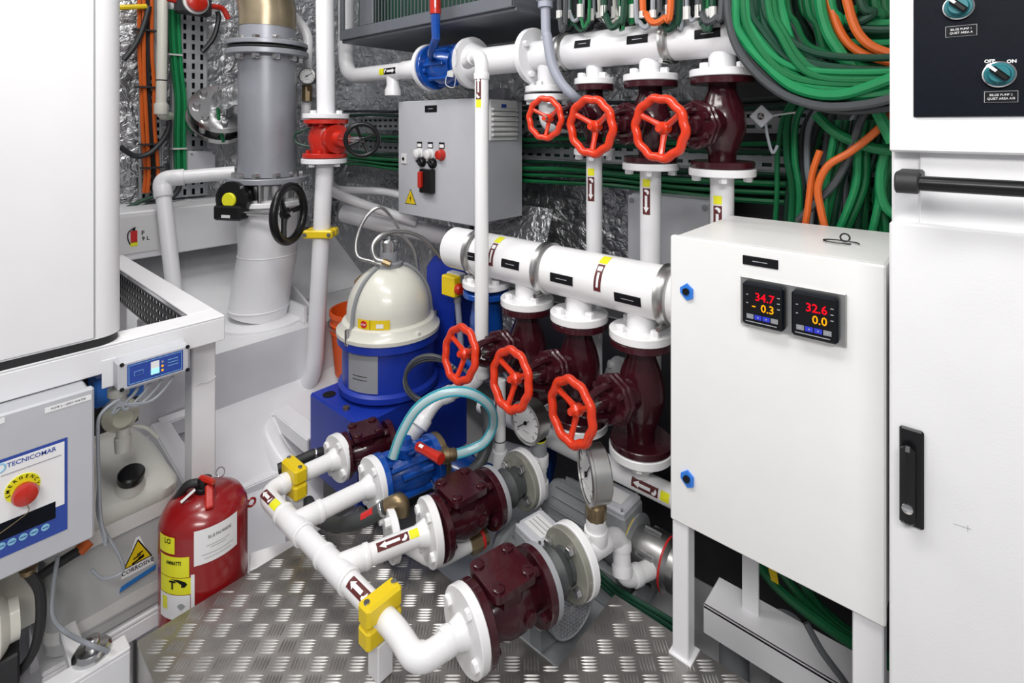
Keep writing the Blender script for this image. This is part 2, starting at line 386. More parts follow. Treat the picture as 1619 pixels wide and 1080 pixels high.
# slanted white stringer plates on the shelf
g = G().add([(-2.98, 0.2, 0.47), (-2.98, 1.8, 0.47), (-2.45, 1.8, 0.262), (-2.45, 0.2, 0.262)], [(0, 3, 2, 1)]); struct('trim_3', g, 'hull', 'sloping white hull plate above the shelf', smooth=0)
g = G()
a = PZ(352, 520, 0.262); g.prism([(0, 0), (0.42, 0), (0.42, 0.02), (0.16, 0.12), (0, 0.02)], (-2.6, 1.19, 0.262), (1, 0, 0), (0, 0, 1), 0.012)
struct('trim_4', g, 'hull', 'low white bracket welded on the hull shelf', smooth=0)
# sill below the back bulkhead, deep bilge shade put into its dark colour
struct('trim_5', G().box((-1.55, 1.66, ZF), (-0.11, 1.80, 0.42), 0.004), 'darkmetal', 'foot of the bulkhead behind the pumps, coloured dark for bilge shade')
# grey slanted shell plate behind the purifier
g = G().add([(-2.95, 1.80, 0.75), (-1.35, 1.80, 0.75), (-1.35, 1.56, 0.05), (-2.95, 1.56, 0.05)], [(0, 3, 2, 1)]); struct('trim_6', g, 'foil', 'dull silver lagging on the slanted shell behind the purifier', smooth=0)
# luminaires over the scene and the added fill behind the viewer
for l, a, b, p, t in LAMPS:
    d = (V(t)-V(l)).normalized() if t else V((0, 0, -1)); q = d.to_track_quat('-Z', 'Y'); ex, ey = q @ V((1, 0, 0)), q @ V((0, 1, 0))
    o = part('ceiling_or_fill_lamp', G().obox(V(l)-d*0.04, (a/2+0.03, b/2+0.03, 0.03), ex, ey, -d, 0.006), 'white')
    tag(o, 'white fluorescent ceiling luminaire '+{-0.75: 'over the tread plate', -2.0: 'over the exhaust pipe', 0.35: 'behind the viewer, added as frontal fill'}[l[0]], 'lamp', 'ceiling and fill luminaires')
# ---------------------------------------------------------------- tread plate
poly = [(-1.352, 0.325), (0.7, 0.325), (0.7, 0.955), (-0.175, 0.955), (-0.175, 1.10), (-0.645, 1.10), (-0.645, 0.872), (-1.352, 0.872)]
root = thing('tread_plate', (-0.6, 0.32, 0), 'scuffed aluminium five-bar tread plate in front of the pumps', 'deck plate')
g = G(); vs = [V((x, y, 0)) for x, y in poly]+[V((x, y, -0.006)) for x, y in poly]; n = len(poly)
g.add(vs, [tuple(range(n)), tuple(range(n, 2*n))[::-1]]+[(i, n+i, n+(i+1) % n, (i+1) % n) for i in range(n)])
part('plate', g, 'tread', root, smooth=0)
part('skirt', G().box((-1.352, 0.325, -0.26), (0.7, 0.331, -0.006)), 'tread', root, smooth=0)
part('skirt', G().box((-1.352, 0.331, -0.06), (-1.346, 0.872, -0.006)), 'tread', root, smooth=0)
part('edge_trim', G().box((-1.355, 0.319, -0.30), (-1.348, 0.326, 0.003)), 'rubber', root, smooth=0)
def inside(x, y, m=0.0):
    c = False; j = len(poly)-1
    for i in range(len(poly)):
        (xi, yi), (xj, yj) = poly[i], poly[j]
        if (yi > y) != (yj > y) and x < (xj-xi)*(y-yi)/(yj-yi)+xi: c = not c
        j = i
    return c
g = G(); p = 0.0395
for i in range(-40, 41):
    for j in range(-5, 60):
        c = RT*(i*p)+FW*(j*p*0.92)
        if not (-1.4 < c.x < 0.75 and 0.3 < c.y < 1.12): continue
        al, ac = (RT, FW) if (i+j) % 2 == 0 else (FW, RT)
        for k in range(5):
            q = c+ac*((k-2)*0.0066)
            hl, hwid, hh = 0.0172, 0.0024, 0.0016
            if not all(inside((q+al*s).x, (q+al*s).y) for s in (-hl, hl)): continue
            q = V((q.x, q.y, 0))
            g.add([q-al*hl, q-al*hl*0.45-ac*hwid, q+al*hl*0.45-ac*hwid, q+al*hl, q+al*hl*0.45+ac*hwid, q-al*hl*0.45+ac*hwid, q-al*hl*0.5+V((0, 0, hh)), q+al*hl*0.5+V((0, 0, hh))],
                  [(0, 1, 6), (1, 2, 7, 6), (2, 3, 7), (3, 4, 7), (4, 5, 6, 7), (5, 0, 6)])
part('tread_bars', g, 'tread_bar', root, kind='stuff', smooth=50)
# drip tray edge seen in the cut-out
o = thing('drip_tray', (-0.9, 1.0, -0.16), 'shallow metal tray under the pump motors in the plate cut-out', 'tray')
part('pan_or_shade_sheet', G().box((-1.20, 0.90, -0.16), (-0.655, 1.45, -0.15)), 'galv', o, smooth=0)
for lo, hi in (((-1.20, 0.885, -0.16), (-0.655, 0.90, -0.03)), ((-0.662, 0.90, -0.16), (-0.655, 1.45, -0.085))): part('rim', G().box(lo, hi), 'galv', o, smooth=0)
# ================================================================ RIGHT: tall cabinet
YC = 0.98; XL = -0.103
root = thing('electrical_cabinet', (0.3, 1.3, ZF), 'tall white electrical cabinet with a black switch panel and grab bar', 'cabinet')
part('body', G().box((XL, 1.004, ZF), (0.8, 1.7, 2.05), 0.004), 'cabinet', root)
part('recess_panel', G().box((PY(1455, 300, 1.0).x, 0.998, 0.93), (0.8, 1.0045, 1.10), 0.001), 'cabinet', root)
zt = PY(1407, 240, YC).z; zb = PY(1407, 350, YC).z
up = part('upper_door', G().box((XL, YC, zt), (0.8, 1.004, 2.05), 0.003), 'cabinet', root)
lo = part('lower_door', G().box((XL, YC-0.004, ZF+0.06), (0.8, 1.004, zb), 0.003), 'cabinet', root)
bl = PY(1445, 185, YC)
part('switch_panel', G().box((bl.x, YC-0.004, bl.z), (0.7, YC, 1.95), 0.001), 'panelblack', root)
# selector knobs, captions, name plates
for (kx, ky, lx, ly, w1, t1, t2) in ((1516, 12, 1520, 49, 0.043, 'BILGE PUMP 1', 'QUIET AREA A'), (1580, 118, 1583, 153, 0.043, 'BILGE PUMP 2', 'QUIET AREA A/B')):
    c = PY(kx, ky, YC-0.004); ex, ey = X1, Z1
    k = part('selector_knob', G().lathe(c, -Y1, [(0.0165, 0), (0.0165, 0.004), (0.0145, 0.007), (0.0125, 0.007), (0.012, 0.014), (0.0105, 0.016)], 28), 'teal_knob', root, label='teal rotary selector knob')
    part('bezel', G().torus(c-Y1*0.004, Y1, 0.0160, 0.0018, 28, 6), 'steel', k)
    d = (X1*-0.7+Z1*0.72).normalized(); e = d.cross(Y1)
    part('grip', G().obox(c-Y1*0.018, (0.012, 0.004, 0.006), d, e, Y1, 0.002), 'black', k)
    part('pointer', G().obox(c-Y1*0.0235+d*0.011, (0.0065, 0.0018, 0.001), d, e, Y1), 'print_white', k)
    q = PY(kx-15, ky-21, YC-0.004); text('caption', 'OFF', 'print_white', up, q, ex, ey, 0.0062, bold=0.0002)
    q = PY(kx+20, ky-21, YC-0.004); text('caption', 'ON', 'print_white', up, q, ex, ey, 0.0062, bold=0.0002)
    q = PY(lx, ly, YC-0.004)
    pl = part('name_plate', rect(G(), q, ex, ey, 0.034, 0.0155), 'print_grey', root, smooth=0)
    part('plate_face', rect(G(), q, ex, ey, 0.0326, 0.0141, 0.0012), 'print_black', pl, smooth=0)
    text('lettering', t1, 'print_white', pl, q+Z1*0.0024, ex, ey, 0.0042, lift=0.002, sx=0.9); text('lettering', t2, 'print_white', pl, q-Z1*0.0026, ex, ey, 0.0042, lift=0.002, sx=0.9)
# grab bar
b0 = PY(1440, 289, 0.935); zbar = b0.z
gb = part('grab_bar', G().cyl(b0, (0.62, 0.935, zbar), 0.0105, 20), 'black', root)
part('bar_bracket', G().lathe((b0.x-0.018, 0.935, zbar), X1, [(0.012, 0), (0.0155, 0.002), (0.0155, 0.026), (0.013, 0.028)], 20).box((b0.x-0.018, 0.935, zbar-0.002), (b0.x+0.012, 1.0, zbar+0.0155), 0.003), 'rubber', gb)
# swing handle
h0, h1 = PY(1423, 670, YC-0.004), PY(1462, 838, YC-0.004)
hp = part('swing_handle', G().box((h0.x, YC-0.010, h1.z), (h1.x, YC-0.004, h0.z), 0.003), 'black', root, label='black swing handle')
hx = h0.x+0.011
part('lever', G().box((hx-0.0085, YC-0.026, h1.z+0.006), (hx+0.0085, YC-0.010, h0.z-0.022), 0.006), 'black', hp)
part('lock', G().lathe((hx, YC-0.026, h1.z+0.034), -Y1, [(0.0068, -0.002), (0.0068, 0.002), (0.004, 0.003)], 20), 'steel', hp)
# ---------------------------------------------------------------- white controller panel
YP = 1.05; p0 = PY(1060, 820, YP); p1 = PY(1060, 372, YP); xr = PY(1401, 700, YP).x; xl = p0.x; z0, z1 = p0.z, p1.z
root = thing('controller_panel', (-0.3, 1.2, z0), 'white wall panel with two digital temperature controllers and blue locks', 'control panel')
part('enclosure', G().box((xl+0.004, YP+0.022, z0+0.006), (xr-0.002, 1.40, z1-0.002), 0.004), 'panelwhite', root)
part('gasket', G().box((xl+0.01, YP+0.016, z0+0.01), (xr-0.008, YP+0.024, z1-0.008)), 'cream', root)
dr = part('door', G().box((xl, YP, z0), (xr, YP+0.018, z1), 0.003), 'panelwhite', root)
for (kx, ky) in ((1087, 460), (1088, 755)):
    c = PY(kx, ky, YP)
    k = part('lock', G().prism([(0.0, 0.016), (-0.013, 0.006), (-0.013, -0.004), (0.001, -0.018), (0.013, -0.012), (0.013, 0.006)], c, X1, Z1, 0.005), 'bluelight', dr, label='blue plastic quarter-turn lock', smooth=0)
    part('insert', G().cyl(c-Y1*0.004, c-Y1*0.009, 0.007, 16), 'black', k)
a, b, c, d = PY(1172, 431, YP), PY(1340, 468, YP), PY(1340, 549, YP), PY(1172, 511, YP)
ctl = part('controller_bezel', G().box((a.x, YP-0.005, (c.z+d.z)/2), (b.x, YP, (a.z+b.z)/2), 0.002), 'brushed', dr, label='brushed steel mounting plate', smooth=0)
LW = (b.x-a.x)
zc = (a.z+b.z+c.z+d.z)/4+0.001; hh = 0.040
for i, (t1, t2, neg) in enumerate((('34.7', '0.3', True), ('32.6', '0.0', False))):
    cx = a.x+LW*(0.255 if i == 0 else 0.735); w2 = LW*0.205; yb = YP-0.005; yf = yb-0.016
    # keep 'controller' a child of the steel plate, its face details joined by colour
    part('controller', G().box((cx-w2, yf, zc-hh), (cx+w2, yb, zc+hh*0.96), 0.004), 'panelblack', root, label='black temperature controller reading %s over %s' % (t1, t2))
    K = part('controller_face', G().box((cx-w2*0.93, yf-0.0006, zc-hh*0.9), (cx+w2*0.93, yf, zc+hh*0.86)), 'print_black', root, smooth=0)
    text('readout', t1, 'led_red', K, (cx+w2*0.12, yf-0.001, zc+hh*0.36), X1, Z1, 0.0205, bold=0.0003, sx=0.95)
    text('readout', t2, 'led_amber', K, (cx+w2*0.26, yf-0.001, zc-hh*0.12), X1, Z1, 0.0200, bold=0.0003, sx=0.95)
    if neg: part('minus_sign', rect(G(), (cx-w2*0.4, yf-0.001, zc-hh*0.08), X1, Z1, 0.006, 0.002), 'led_amber', K, smooth=0)
    for kx, mm in ((-0.58, 'midgrey'), (-0.19, 'button_blue'), (0.20, 'button_blue'), (0.59, 'midgrey')):
        part('button', rect(G(), (cx+w2*kx, yf-0.001, zc-hh*0.56), X1, Z1, w2*0.34, 0.0085), mm, K, smooth=0)
        part('button_mark', circ(G(), (cx+w2*kx, yf-0.0014, zc-hh*0.56), X1, Z1, 0.0013), 'print_grey', K, smooth=0)
    for q in range(3): part('indicator', rect(G(), (cx+w2*0.78, yf-0.001, zc+hh*(0.5-0.25*q)), X1, Z1, 0.0045, 0.0016), 'print_grey', K, smooth=0)
    for q in range(2): part('indicator', rect(G(), (cx-w2*0.72, yf-0.001, zc+hh*(0.42-0.38*q)), X1, Z1, 0.0035, 0.0016), 'print_grey', K, smooth=0)
    part('stripe', rect(G(), (cx-w2*0.05, yf-0.001, zc-hh*0.80), X1, Z1, w2*1.5, 0.0014), 'print_grey', K, smooth=0)
a, b = PY(1175, 401, YP), PY(1231, 428, YP); c = (PY(1175, 409, YP)+PY(1231, 420, YP))/2
npl = part('name_plate', G().obox(c, (abs(b.x-a.x)/2, 0.0022, 0.0085), X1, Y1, Z1, 0.0008), 'print_black', dr, smooth=0)
part('lettering', rect(G(), c-Y1*0.0022, X1, Z1, 0.026, 0.0014), 'print_grey', npl, smooth=0)
# wire bail lying on top of the panel
q = PZ(1330, 384, z1)
o = thing('wire_clip', q, 'small black wire clip lying on top of the white controller panel', 'clip')
part('loop', G().tube(spline([q+X1*(0.030*math.cos(t))+Y1*(0.016*math.sin(t))+Z1*0.002 for t in [i*2*pi/14 for i in range(13)]], 4), 0.0014, 6), 'black', o)
part('eye', G().torus(q+V((0.004, 0.018, 0.008)), V((0.3, -1, 0.6)), 0.008, 0.0016, 16, 6), 'black', o)
# panel stand: legs and lower rail
st = thing('panel_stand', (-0.3, 1.1, 0), 'white welded steel stand under the controller panel', 'stand')
part('leg', G().box((xl+0.002, 1.056, 0.0), (xl+0.036, 1.09, z0+0.006), 0.002), 'white', st)
part('foot', G().box((xl-0.004, 1.05, 0.0), (xl+0.044, 1.098, 0.005), 0.001), 'white', st)
part('leg', G().box((xr-0.048, 1.06, ZF), (xr-0.004, 1.10, z0+0.006), 0.002), 'white', st)
ra, rb = PY(1100, 925, 1.24), PY(1340, 1085, 1.24)
part('rail', G().box((xl+0.01, 1.20, 0.002), (xr, 1.30, 0.01), 0.002).box((xl+0.01, 1.20, -0.055), (xr, 1.207, 0.01), 0.002), 'white', st)
part('gusset', G().box((-0.405, 1.25, 0.01), (-0.37, 1.256, z0)), 'white', st)
# cables and pipes under the panel
for i, (yy, xo) in enumerate(((1.355, 0), (1.38, 0.03), (1.405, 0.05), (1.43, 0.02))):
    pts = [V((-0.45+xo, 1.34+0.012*i, 0.286)), V((-0.44+xo, yy-0.005, 0.12)), V((-0.37+xo, yy-0.01, 0.03)), V((-0.25, yy-0.015, -0.005-0.012*i)), V((-0.112, yy-0.015, -0.02-0.014*i))]
    tag(part('cable', G().tube(spline(pts), 0.011-0.001*(i % 2), 8), 'cable_green'), 'green cable sagging in the gap under the controller panel', 'cable', 'green cables under the panel')
for i, x in enumerate((-0.46, -0.34)):
    tag(part('drain_pipe', G().cyl((x, 1.36, ZF), (x, 1.36, -0.06 if i else -0.07), 0.035, 20), 'midgrey'), ('short grey pipe in the bilge behind the left leg of the panel stand', 'second grey bilge pipe, under the middle of the panel')[i], 'pipe')
tag(part('cable', G().tube(spline([P(1275, 985, 1.0), P(1300, 1030, 0.98), P(1340, 1085, 0.97), P(1370, 1140, 0.97)]), 0.006, 8), 'cable_grey'), 'thin grey cable running down beside the right leg under the panel', 'cable')
t = part('cable_tag', G().slab(P(1215, 897, 1.12), P(1228, 901, 1.12), P(1232, 925, 1.12), P(1220, 918, 1.12), FW, 0.001), 'yellow', smooth=0); tag(t, 'small yellow tag hanging on the green cables under the panel', 'tag')
q = PY(1522, 833, YC-0.004); cabr = [o for o in bpy.data.objects if o.name.startswith('electrical_cabinet')][0]
part('pencil_mark', G().slab(q+V((-0.010, 0, -0.0006)), q+V((0.010, 0, 0.001)), q+V((0.010, 0, 0.0016)), q+V((-0.010, 0, 0)), -Y1, 0.0004).slab(q+V((0.0055, 0, -0.004)), q+V((0.006, 0, -0.004)), q+V((0.006, 0, 0.005)), q+V((0.0055, 0, 0.005)), -Y1, 0.0004), 'print_grey', cabr, smooth=0)
# ================================================================ LOWER MANIFOLD
YM, ZM, RM = 1.28, 0.672, 0.070
xa = PY(718, 385, YM).x; xb = -0.515
root = thing('lower_manifold', ((xa+xb)/2, YM, ZM-RM), 'fat white manifold pipe with three steel clamps above the front row of red handwheels', 'pipe')
part('pipe', G().lathe((xa, YM, ZM), X1, [(RM*0.93, 0), (RM, 0.006), (RM, xb-xa-0.006), (RM*0.9, xb-xa)], 48), 'pvc', root)
def mx(px, py, Y): return PY(px, py, Y).x
for px, py in ((741, 392), (850, 418), (1043, 470)): clamp(root, (mx(px, py, YM-RM*0.6)+0.01, YM, ZM), X1, RM+0.001, 0.034)
ecam = V((0, -1, 0.45))
for px, py, L in ((745, 405, 0.06), (808, 418, 0.072), (889, 441, 0.078), (993, 473, 0.076)):
    q = PY(px, py, YM-RM*0.95); e = V((0, q.y-YM, q.z-ZM)); nameplate(root, (q.x, YM, ZM), X1, RM, L, 0.0125, e)
for px, ly, lz, yy in ((783, 384, 404, 0), (951, 427, 450, 0)):
    q = PY(px, 430 if px > 900 else 390, YM-RM*0.7); x = q.x
    # bands that wrap round the pipe (arrow runs round the girth)
    def ring(a0, a1, w, lift):
        vs = []; n = 8
        for k in range(n+1):
            t = a0+(a1-a0)*k/n; e = V((0, -math.cos(t), math.sin(t)))
            for s in (-w/2, w/2): vs.append(V((x+s, YM, ZM))+e*(RM+lift))
        return G().add(vs, [(2*k, 2*k+2, 2*k+3, 2*k+1) for k in range(n)])
    part('colour_tab', ring(0.95, 1.42, 0.026, 0.0008), 'lemon', root, smooth=60)
    lb = part('pipe_label', ring(-0.15, 0.90, 0.022, 0.0008), 'brown_label', root, smooth=60)
    part('arrow', ring(0.0, 0.55, 0.007, 0.0015), 'print_white', lb, smooth=60)
    vs = []
    for t, s in ((0.62, -0.007), (0.62, 0.007), (0.80, 0.007), (0.80, -0.007)): vs.append(V((x+s, YM, ZM))+V((0, -math.cos(t), math.sin(t)))*(RM+0.0015))
    part('mark', G().add(vs, [(0, 1, 2, 3)]), 'print_white', lb, smooth=0)
VL = [(-1.062, 728, 560, 1.03, 'front-row red handwheel valve nearest the blue purifier, under the lower manifold'),
      (-0.868, 808, 600, 1.03, 'middle red handwheel valve of the front row under the lower manifold'),
      (-0.672, 904, 651, 1.04, 'large red handwheel valve of the front row beside the white controller panel')]
ZFt = 0.556
for x, wx, wy, wY, lab in VL:
    part('branch', G().cyl((x, YM, ZFt), (x, YM, ZM-RM*0.8), 0.037, 24), 'pvc', root)
    flange(root, (x, YM, ZFt), -Z1, 0.083, 0.022, 4, 'pvc', side=-1, ph=0.5, br=0.0125, bh=0.016)
    globe('globe_valve', lab, (x, YM, ZFt-0.013), (x, YM, 0.262), 0.083, PY(wx, wy, wY), 0.081, 'front row handwheel valves')
# fourth branch with a blue valve half hidden by the riser pipe
x4 = -1.238
part('branch', G().cyl((x4, YM, ZFt+0.02), (x4, YM, ZM-RM*0.8), 0.037, 24), 'pvc', root)
flange(root, (x4, YM, ZFt+0.02), -Z1, 0.080, 0.02, 4, 'pvc', side=-1, ph=0.3, br=0.0125)
o = thing('blue_stub_valve', (x4, YM, 0.3), 'blue flanged valve under the manifold end, half hidden by the white riser', 'valve')
part('body', G().lathe((x4, YM, 0.30), Z1, [(0.07, 0), (0.07, 0.018), (0.045, 0.024), (0.055, 0.08), (0.055, 0.16), (0.045, 0.22), (0.045, 0.232)], 24), 'bluevalve', o)
flange(o, (x4, YM, 0.544), Z1, 0.078, 0.018, 4, 'bluevalve')
# outlets of the front row, white pipe along the foot of the valves
root = thing('suction_pipe', (-0.9, YM, 0.1), 'white pipe with brown arrow label running below the front row of valves', 'pipe')
ZS = 0.155
part('pipe', G().cyl((-1.27, YM+0.012, ZS), (-0.50, YM+0.012, ZS), 0.028, 24), 'pvc', root)
for x, *_ in VL:
    flange(root, (x, YM, 0.25), Z1, 0.083, 0.022, 4, 'pvc', side=-1, ph=0.4, br=0.0125)
    part('branch', G().lathe((x, YM, 0.238), -Z1, [(0.058, 0), (0.052, 0.02), (0.022, 0.045), (0.022, 0.058)], 24), 'pvc', root)
q = PY(1019, 764, YM-0.016); pipe_label(root, (q.x, YM+0.012, ZS), -X1, 0.028, 0.075, 0.0115, e=V((0.2, -1, 0.28)), ylen=0.024, ygap=0.006)
# round white flange behind the largest wheel
o = thing('blind_flange', P(972, 610, 1.62), 'round white flange disc behind the largest front-row valve', 'flange')
flange(o, P(975, 612, 1.63), V((-0.6, -0.7, 0.25)), 0.088, 0.02, 4, 'pvc', br=0.012)
part('pipe', G().cyl(P(975, 612, 1.63), P(975, 612, 1.63)+V((-0.02, 0.12, -0.12)), 0.045, 20), 'pvc', o)
# ================================================================ UPPER MANIFOLD
YU, ZU, RU = 1.42, 1.338, 0.0565
root = thing('upper_manifold', (-0.8, YU, ZU-RU), 'white manifold pipe with black name plates under the hanging cables', 'pipe')
x0 = mx(886, 80, YU)-0.01; xe = mx(1206, 60, YU)
part('pipe', G().cyl((x0, YU, ZU), (xe, YU, ZU), RU, 40, 0.004), 'white', root)
for px in (889, 1055): clamp(root, (mx(px, 80, YU-RU*0.4), YU, ZU), X1, RU+0.001, 0.03)
for px, py, L in ((921, 69, 0.058), (1008, 62, 0.066), (1119, 53, 0.068)):
    q = PY(px, py, YU-RU*0.98); nameplate(root, (q.x, YU, ZU), X1, RU, L, 0.012, V((0, -1, (q.z-ZU)/RU)))
UL = [(mx(940, 130, YU), 0.062, 862, 187, 0.063, 1.03, 0.025, 'small red handwheel valve at the left of the upper row'),
      (mx(1029, 120, YU), 0.078, 935, 200, 0.081, 0.995, 0.030, 'red handwheel valve in the middle of the upper row'),
      (mx(1142, 115, YU), 0.082, 1043, 203, 0.081, 0.990, 0.030, 'red handwheel valve at the right of the upper row beside the cables')]
PXS = (950, 1035, 1150)
for i, (x, fr, wx, wy, wr, zb_, rp, lab) in enumerate(UL):
    part('branch', G().cyl((x, YU, 1.235), (x, YU, ZU-RU*0.8), fr*0.42, 24), 'white', root)
    flange(root, (x, YU, 1.238), -Z1, fr, 0.02, 4, 'white', side=-1, ph=0.4, br=0.012, bh=0.015)
    globe('globe_valve', lab, (x, YU, 1.227), (x, YU, zb_), fr, PY(wx, wy, 1.165), wr, 'upper row handwheel valves')
    d = thing('drop_pipe', (x, YU, 0.4), ('thin white drop pipe below the small upper handwheel valve', 'white drop pipe below the middle upper handwheel valve', 'white drop pipe ending behind the controller panel')[i], 'pipe', 'white drop pipes from the upper valves')
    part('pipe', G().cyl((x, YU, zb_-0.015), (x, YU, 0.30), rp, 24), 'white', d)
    flange(d, (x, YU, zb_-0.011), Z1, fr*1.02, 0.02, 4, 'white', side=-1, ph=0.4, br=0.012, bh=0.015)
    zl = (0.905, 0.885, 0.855)[i]
    e = tocam((x, YU, zl))-RT*0.5
    pipe_label(d, (x, YU, zl), -Z1, rp, 0.075, 0.011, e=e, ylen=0.022, ygap=0.004)
# ---- line to the left of the upper manifold: tee, flange discs, blue valve, pipe and elbow
root = thing('upper_tee', (-1.1, YU, 1.2), 'grey white flanged tee at the left end of the upper manifold', 'pipe')
xt = mx(868, 100, YU); xd = mx(830, 90, YU-0.05)
part('run', G().cyl((xd, YU, ZU), (x0-0.004, YU, ZU), 0.05, 28), 'white', root)
part('branch', G().tube(fillet([(xt-0.03, YU, ZU), (xt-0.005, YU, ZU-0.02), (xt-0.005, YU, 1.225)], 0.03), 0.034, 20), 'white', root)
flange(root, (xd, YU, ZU), -X1, 0.096, 0.022, 4, 'white', side=-1, ph=0.5, br=0.011)
flange(root, (xt-0.005, YU, 1.222), Z1, 0.075, 0.02, 4, 'white', ph=0.2, br=0.012)
o = thing('riser_stub', (xt-0.005, YU, 0.9), 'white flanged pipe below the upper tee beside the grey box', 'pipe')
flange(o, (xt-0.005, YU, 1.194), Z1, 0.078, 0.02, 4, 'white', side=-1, br=0.012)
part('pipe', G().tube(fillet([(xt-0.005, YU, 1.19), (xt-0.005, YU, 1.105), (xt-0.005, 1.825, 1.105)], 0.05), 0.030, 20), 'white', o)
xv = mx(683, 100, YU); xw = mx(745, 100, YU)
o = thing('blue_ball_valve', (xv, YU, 1.25), 'blue flanged ball valve with long blue lever below the dark overhead box', 'valve')
flange(o, (xv+0.018, YU, ZU), X1, 0.091, 0.022, 4, 'bluevalve', ph=0.3)
part('body', G().lathe((xv+0.02, YU, ZU), X1, [(0.06, 0), (0.066, 0.02), (0.076, 0.06), (0.076, 0.10), (0.06, 0.14)], 26), 'bluevalve', o)
flange(o, (xw-0.01, YU, ZU), X1, 0.091, 0.022, 4, 'bluevalve', side=-1, ph=0.3)
for i in range(4): part('rib', G().obox((xv+0.10, YU, ZU), (0.055, 0.006, 0.082), X1, V((0, math.cos(i*pi/4), math.sin(i*pi/4))), V((0, -math.sin(i*pi/4), math.cos(i*pi/4))), 0.002), 'bluevalve', o)
l0 = V((xv+0.09, YU-0.08, ZU+0.02)); l1 = PY(690, 60, 1.262); l2 = PY(689, 22, 1.255); l3 = PY(688, -25, 1.25)
lv = part('lever', G().tube([l0, (l0+l1)/2+V((0, -0.01, -0.012)), l1, l2], [0.012, 0.014, 0.016, 0.017], 8), 'bluevalve', o)
part('lever_grip', G().tube([l2, (l2+l3)/2, l3], 0.020, 10), 'redpaint', lv, label='red lever grip with white arrow')
part('grip_arrow', strip(l2, l3-l2, 0.020, tocam(l2), [0.02, 0.06, 0.061, 0.08], [0.12, 0.12, 0.3, 0.02], 0.001), 'print_white', lv, smooth=60)
c = PY(712, 117, YU-0.10)
part('seal_wire', G().tube(spline([c+V((0.03, 0, 0.10)), c+V((0.035, 0, 0.04)), c+V((0.01, -0.01, 0.0)), c+V((-0.02, 0, -0.01)), c+V((-0.01, -0.01, -0.04)), c+V((0.02, 0, -0.05)), c+V((0.03, 0, -0.01))], 6), 0.0016, 5), 'cable_white', o)
part('seal_tag', G().prism([(0, 0), (0.03, -0.005), (0.036, 0.012), (0.02, 0.022), (0.004, 0.018)], c+V((0, -0.01, -0.01)), X1, Z1, 0.006), 'cable_white', o)
o = thing('reducer', (xw+0.05, YU, 1.25), 'white conical reducer between the blue ball valve and the round flange', 'pipe')
part('cone', G().lathe((xw, YU, ZU), X1, [(0.098, 0.0), (0.098, 0.018), (0.075, 0.022), (0.052, 0.075), (0.05, max(0.1, xd-xw-0.016))], 30), 'white', o)
o = thing('overhead_pipe', (-1.95, YU, 1.2), 'white pipe with bend and black arrow label left of the blue ball valve', 'pipe')
xel = mx(548, 108, YU)
part('pipe', G().tube(fillet([(xv-0.004, YU, ZU), (xel, YU, ZU), (xel, YU, 1.75)], 0.10, 10), 0.037, 22), 'white', o)
flange(o, (xv-0.006, YU, ZU), X1, 0.096, 0.02, 4, 'white', side=-1)
collar(o, (xv-0.13, YU, ZU), X1, 0.041, 0.10, 'white')
q = PY(616, 108, YU-0.037); pipe_label(o, (q.x, YU, ZU), X1, 0.037, 0.085, 0.014, e=V((0, -1, 0)), ylen=0.035, ygap=0.0, tint='print_black')
part('drain_stub', G().lathe((mx(622, 120, YU), YU, ZU-0.02), -Z1, [(0.03, 0), (0.028, 0.04), (0.036, 0.06), (0.036, 0.085)], 18), 'white', o)
# ---- white riser in front of the grey box
rt = V((PY(762, 300, 1.178).x, 1.178, 0)); x = rt.x
ztop = PY(765, 92, 1.178).z; zl = PY(762, 600, 1.178).z
root = thing('riser_pipe', (x, 1.178, zl), 'tall white riser pipe in front of the grey control box', 'pipe')
dv = (FW*0.92-RT*0.35).normalized(); bx = V((x, 1.178, zl-0.02))
e1 = P(690, 632, 1.66); e2 = P(668, 668, 1.62); e3 = P(653, 688, 1.63)
part('pipe', G().tube(fillet([V((x, 1.178, ztop))+dv*0.16+Z1*0.004, V((x, 1.178, ztop+0.012)), V((x, 1.178, zl)), e1, e2, e3], 0.05, 10), 0.0215, 22), 'pvc', root)
collar(root, (x, 1.178, ztop-0.055), Z1, 0.0245, 0.02); collar(root, (x, 1.178, zl+0.04), Z1, 0.0255, 0.06)
collar(root, V((x, 1.178, ztop+0.010))+dv*0.085, dv, 0.0255, 0.03); collar(root, e2, e1-e2, 0.0255, 0.03); collar(root, (V((x,1.178,zl))*0.25+e1*0.75), e1-V((x,1.178,zl)), 0.0255, 0.03)
zc2 = PY(762, 138, 1.178).z
pipe_label(root, (x, 1.178, zc2), Z1, 0.0215, 0.078, 0.0085, e=tocam((x, 1.178, zc2))-RT*0.5, ylen=0.024, ygap=0.0)
# short riser with brown label behind the middle wheel
root = thing('short_riser', P(802, 720, 1.55), 'short white riser with brown label behind the middle front-row wheel', 'pipe')
a, b = P(791, 600, 1.56), P(791, 748, 1.56)
part('pipe', G().tube(fillet([a, b, b+V((0.0, 0.09, 0))], 0.04), 0.017, 18), 'pvc', root)
collar(root, (a*0.15+b*0.85), Z1, 0.021, 0.05)
part('tape_ring', G().lathe(a*0.35+b*0.65, Z1, [(0.0176, 0), (0.0176, 0.003)], 18), 'rubber', root)
pipe_label(root, (P(791, 640, 1.56)), -Z1, 0.017, 0.06, 0.008, e=V((-0.3, -1, 0)), ylen=0.022)
